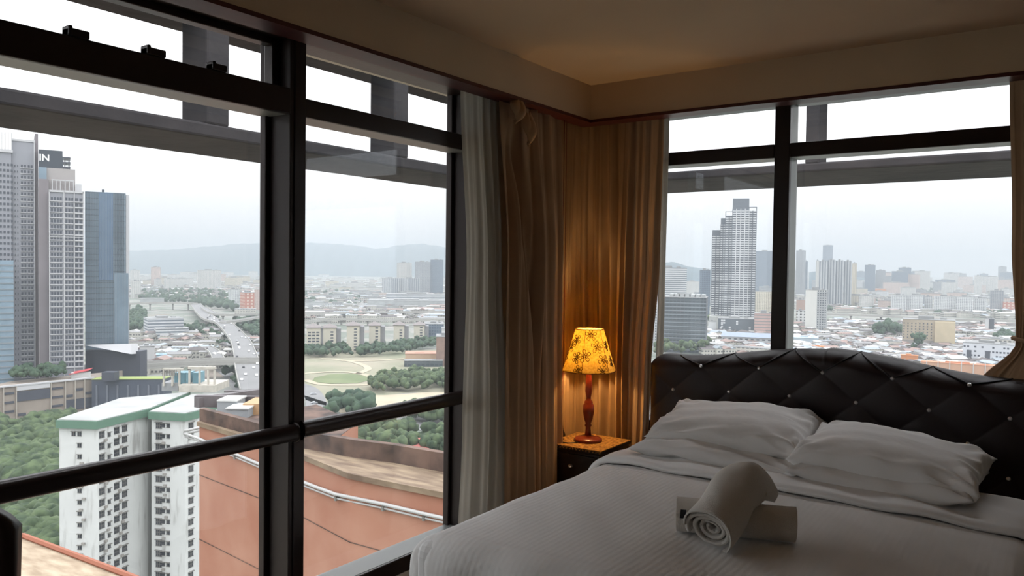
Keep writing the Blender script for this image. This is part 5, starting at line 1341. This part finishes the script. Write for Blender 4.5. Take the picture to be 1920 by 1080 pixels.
blk('apartment_building', 'pinkish flats beside the tied curtain', 'building', 1880, 1925, 566, 590, F_pink, D=24)
blk('apartment_building', 'dark hazy block left of the pinkish flats', 'building', 1856, 1882, 545, 588, F_grey, D=30)
def ex_old(root, W, D, H):
    b = MB(); z = H * .38
    while z < H - 3:
        for i in range(12): b.box(-W * .48 + i * W * .085 * .55 * 1.6, -W * .48 + i * W * .085 * .55 * 1.6 + 1.3, -D / 2 - .12, -D / 2 + .1, z, z + 1.5) if i < 8 else None
        z += 3.3
    tag(b.build('windows', m_tdk, root, world=False), kind='stuff')
    MB().box(W * .12, W * .5, -D / 2 - 5, D / 2 - 4, 0, H - 1.5).build('blank_wing', mat('old_beige', lin(224, 208, 176), .85, noise=.12, nscale=.12), root, world=False)
    MB().box(-W * .5, W * .1, -D / 2 - 1, D / 2, 0, H * .33).build('grey_base', mat('dirty_grey', lin(172, 166, 160), .85, noise=.2, nscale=.1), root, world=False)
blk('old_block', 'old stained beige block with a blank wing on its right', 'building', 1691, 1790, 600, 657, mat('old_cream', lin(206, 192, 168), .85, noise=.25, nscale=.08), D=24, extra=ex_old)
blk('slab_block', 'white half of the black and white slab building', 'building', 1847, 1853.5, 598, 628, PW, D=14)
blk('slab_block', 'black half of the black and white slab building', 'building', 1854, 1864, 598, 628, mat('slate_dark', lin(86, 92, 102), .6), D=14)
def ex_chk(root, W, D, H):
    rnd = random.Random(9)
    for j in range(5):
        for i in range(14):
            if rnd.random() < .55: x = -W / 2 + W * (i + .2) / 14; MB().box(x, x + W * .042, -D / 2 - .15, -D / 2, 2 + j * (H - 2) / 5, 2 + j * (H - 2) / 5 + 1.6).build('window', m_tdk, root, world=False)
    for x in (-.42, -.05): MB().box(W * x, W * x + 4, -D / 2 - .3, -D / 2, 0, H * .7).build('dark_panel', m_podd, root, world=False)
blk('office_building', 'white building with scattered dark windows near the tied curtain', 'building', 1804, 1905, 645, 690, mat('chequer_white', lin(228, 232, 238), .8), D=22, yaw=-6, extra=ex_chk)
blk('low_building', 'cream building behind the one with scattered windows', 'building', 1838, 1900, 636, 660, F_shop, D=14)
def ex_or(root, W, D, H):
    for i in range(7): MB().box(-W / 2 + W * (i + .5) / 7 - .3, -W / 2 + W * (i + .5) / 7 + .3, -D / 2 - .6, -D / 2 + .2, 0, H + 2).build('pillar', PW, root, world=False)
blk('long_building', 'long orange roofed building just above the headboard on the right', 'building', 1725, 1880, 683, 712, mat('orange_long', lin(222, 176, 146), .85, noise=.1, nscale=.1), D=9, extra=ex_or, mroof=mat('orange_roof', lin(226, 158, 122), .85, noise=.1, nscale=.1))
blk('low_building', 'small bright orange building left of the long orange one', 'building', 1689, 1721, 667, 690, F_orange, D=8, mroof=F_orange)
blk('shed', 'large pale blue roofed shed right of the mullion', 'shed', 1486, 1534, 634, 652, mat('shed_pale_blue', lin(196, 212, 222), .7), D=30, mroof=mat('pale_blue_roof', lin(190, 210, 224), .6))
blk('shed', 'orange fronted shop roof touching the headboard top', 'shed', 1522, 1545, 650, 668, F_orange, D=8, mroof=F_orange)
for i, (a, c, y0, y1) in enumerate(((1549, 1580, 640, 652), (1590, 1602, 640, 655), (1604, 1648, 643, 656), (1616, 1644, 629, 636), (1556, 1584, 647, 660), (1648, 1690, 640, 660))):
    blk('shop_row', ('white shop row right of the pale blue shed', 'narrow banded white block in the shop district', 'long two storey white row in the shop district', 'white row below the big tree clump', 'second white row right of the pale blue shed', 'cream shop block left of the old beige block')[i], 'building', a, c, y0, y1, F_stripe if i in (1, 2, 3) else F_shop, D=12)

# ------------------------------------------------------------------ far city, grouped
LANDMARKS = [(253, 'the glass tower'), (292, 'the pinkish round topped tower'), (318, 'the slab by the pinkish tower'), (392, 'the twin topped pale block'), (438, 'the pale block by the orange flats'), (475, 'the orange flats'), (588, 'the leftmost cream flats'), (618, 'the second cream flats'), (662, 'the third cream flats'), (702, 'the fourth cream flats'), (733, 'the white twin towers'), (768, 'the right twin tower'), (792, 'the ragged topped tower'), (820, 'the dark blue tower'),
    (1300, 'the striped office'), (1375, 'the tallest tower'), (1432, 'the tower pair'), (1500, 'the pale slim tower'), (1530, 'the white slab block'), (1551, 'the cluster lone tower'), (1590, 'the right end of the fluted cluster'), (1631, 'the tower by the steaming haze'), (1650, 'the orange based tower'), (1696, 'the lone blue grey block'), (1740, 'the middle of the long white flats'), (1782, 'the pale tower pair'), (1834, 'the slim pale tower'), (1860, 'the black and white slab'), (1879, 'the tower by the tied curtain')]
ORD = ['', 'second ', 'third ', 'fourth ', 'fifth ', 'sixth ', 'seventh ', 'eighth ', 'ninth ', 'tenth ', 'eleventh ', 'twelfth ', 'thirteenth ', 'fourteenth ', 'fifteenth ', 'sixteenth ', 'seventeenth ', 'eighteenth ', 'nineteenth ', 'twentieth ']
SEEN = {}
def far_group(where, group, n, px, yb, ht, wd, mats_, seed, name='far_block', D=50):
    rnd = random.Random(seed)
    for i in range(n):
        x = px[0] + (px[1] - px[0]) * (i + rnd.random()) / n; y = rnd.uniform(*yb); dp = depth_of(x, y); hgt = rnd.uniform(*ht); w_ = rnd.uniform(*wd)
        m = rnd.choice(mats_); p = at(x, y, dp)
        lm = min(LANDMARKS, key=lambda q: abs(q[0] - x)); dx = x - lm[0]; wpx = w_ / dp * F; tall = hgt / dp * F
        where = where.replace('block above the viaduct', 'viaduct block'); cn = {'pale_flats': 'pale', 'cream_flats': 'cream', 'white_flats': 'white', 'blue_glass_tower': 'blue grey', 'grey_tower': 'grey', 'pink_flats': 'pink', 'peach_flats': 'peach', 'shop_houses': 'beige', 'shed_wall': 'plain grey'}[m.name]
        sz = 'tiny' if tall < 5 else ('low' if tall < 12 else ('mid height' if tall < 24 else 'tall'))
        pos = 'right at' if abs(dx) < 5 else ('just left of' if dx < 0 else 'just right of')
        key = f'{sz} {cn} {where} {pos} {lm[1]}'; k = SEEN.get(key, 0); SEEN[key] = k + 1
        r_ = thing(name, ORD[k] + key, 'building', (p.x, p.y, GROUND), RZ0 - math.atan((x - 960) / F) + rnd.uniform(-.3, .3), group)
        MB().box(-w_ / 2, w_ / 2, 0, D * .5, 0, hgt).build('wall', m, r_, world=False)
        b = MB(); b.box(-w_ / 2 - .5, w_ / 2 + .5, -.5, D * .5 + .5, hgt, hgt + .8); b.box(-w_ * .2, w_ * .15, D * .1, D * .3, hgt, hgt + 4); b.build('roof', m_roofg, r_, world=False)
far_group('far block', 'distant blocks below the ridge, left pane', 26, (244, 496), (516, 540), (12, 45), (35, 90), [F_pale, F_pale, F_peach, F_cream], 31)
far_group('far block', 'distant blocks below the ridge, pane two', 34, (572, 838), (518, 556), (10, 28), (35, 90), [F_pale, F_white, F_cream], 32)
far_group('skyline block', 'distant blocks, first right pane', 10, (1290, 1450), (535, 575), (20, 60), (30, 60), [F_pale, F_grey], 33)
far_group('skyline block', 'distant skyline blocks, big right pane', 46, (1492, 1915), (530, 556), (30, 95), (40, 90), [F_pale, F_grey, F_blue, F_white, F_peach], 34)
far_group('block above the viaduct', 'mid distance blocks behind the viaduct', 34, (1600, 1915), (552, 586), (14, 36), (25, 60), [F_pale, F_white, F_cream, F_peach, F_grey], 35, D=30)
far_group('nearer block', 'low district behind the cream flats', 26, (572, 838), (556, 584), (7, 18), (30, 70), [F_shop, F_white, F_shed, F_peach], 36, D=30)
# low roofs nobody could count
def roofs(label, poly, n, seed, size=(8, 22), h=(4, 9), cols=None):
    rnd = random.Random(seed); b = MB(); xs = [q[0] for q in poly]; ys = [q[1] for q in poly]; c0 = None
    ms_ = [F_shop, mat('roof_red_brown', lin(172, 148, 140), .9), mat('roof_grey_a', lin(166, 166, 166), .9), mat('roof_white_a', lin(222, 222, 220), .8), mat('roof_dark_a', lin(112, 106, 106), .9), mat('roof_blue_a', lin(178, 188, 196), .8)]
    k = 0
    while k < n:
        x, y = rnd.uniform(min(xs), max(xs)), rnd.uniform(min(ys), max(ys)); r_ = False
        for i in range(len(poly)):
            (x1, y1), (x2, y2) = poly[i - 1], poly[i]
            if (y1 > y) != (y2 > y) and x < (x2 - x1) * (y - y1) / (y2 - y1) + x1: r_ = not r_
        if not r_: continue
        k += 1; p = onz(x, y, GROUND); c0 = c0 or p
        a = RZ0 + rnd.choice((0.15, .15 + PI / 2)) + rnd.uniform(-.15, .15); u = Vector((math.cos(a), math.sin(a), 0)); v = Vector((-u.y, u.x, 0))
        w_, d_, hh = rnd.uniform(*size) / 2, rnd.uniform(6, 12) / 2, rnd.uniform(*h); mi = rnd.choice((1, 2, 2, 3, 3, 4, 4, 5))
        b.obox((p.x, p.y, GROUND + hh / 2), u * w_, v * d_, (0, 0, hh / 2), 0)
        z = GROUND + hh; rh = rnd.uniform(.3, 2.4); q = [p + u * w_ * 1.06 + v * d_ * 1.1, p - u * w_ * 1.06 + v * d_ * 1.1, p - u * w_ * 1.06 - v * d_ * 1.1, p + u * w_ * 1.06 - v * d_ * 1.1]
        e_ = [p + u * w_ * 1.06, p - u * w_ * 1.06]
        b.add([(t_.x, t_.y, z) for t_ in q] + [(t_.x, t_.y, z + rh) for t_ in e_], [(0, 4, 5, 1), (2, 5, 4, 3), (0, 3, 4), (1, 5, 2)], mi)
    o = b.build('low_roofs', ms_, loc=(c0.x, c0.y, GROUND)); tag(o, label, 'houses', kind='stuff')
roofs('carpet of low roofs between the shop rows and the headboard, right window', [(1486, 612), (1690, 632), (1800, 640), (1900, 640), (1900, 700), (1690, 690), (1486, 668)], 900, 41)
roofs('low roofs behind the shop row, first right pane', [(1325, 626), (1450, 632), (1450, 668), (1330, 668)], 220, 42)
roofs('low roofs around the viaduct of the right window', [(1550, 606), (1900, 612), (1900, 636), (1550, 620)], 420, 43)
roofs('scattered low roofs around the interchange, left pane', [(243, 632), (400, 622), (440, 690), (300, 700), (243, 700)], 130, 44)
roofs('tiny low roofs spread toward the ridge, left pane', [(243, 520), (496, 520), (496, 566), (243, 560)], 500, 45, (14, 40), (5, 12))
roofs('tiny low roofs spread toward the ridge, pane two', [(572, 524), (838, 524), (838, 606), (572, 606)], 800, 46, (12, 40), (5, 12))
roofs('tiny low roofs spread over the hazy plain, right window', [(1492, 536), (1915, 540), (1915, 600), (1492, 584)], 900, 47, (14, 40), (5, 13))
roofs('low roofs under the highway ramps right of the interchange', [(425, 640), (500, 640), (500, 700), (440, 690)], 40, 48)

# ================================================================== haze over the city
hz = MB().prism([(-15500, -5500), (-48, -5500), (-48, 45), (8500, 45), (8500, 15500), (-15500, 15500)], GROUND - 1, GROUND + 420)
mh = bpy.data.materials.new('city_haze'); mh.use_nodes = True; t = mh.node_tree; t.nodes.clear()
o_ = t.nodes.new('ShaderNodeOutputMaterial'); vsn = t.nodes.new('ShaderNodeVolumeScatter'); vsn.inputs['Color'].default_value = (.555, .595, .63, 1); vsn.inputs['Density'].default_value = 1.9e-4; vsn.inputs['Anisotropy'].default_value = 0
van = t.nodes.new('ShaderNodeVolumeAbsorption'); van.inputs['Color'].default_value = (.555, .595, .63, 1); van.inputs['Density'].default_value = 1.9e-4
vad = t.nodes.new('ShaderNodeAddShader'); t.links.new(vsn.outputs[0], vad.inputs[0]); t.links.new(van.outputs[0], vad.inputs[1]); t.links.new(vad.outputs[0], o_.inputs['Volume'])
mh.cycles.homogeneous_volume = True
tag(hz.build('haze', mh), 'thin pale haze hanging over the whole city', 'haze', kind='stuff')
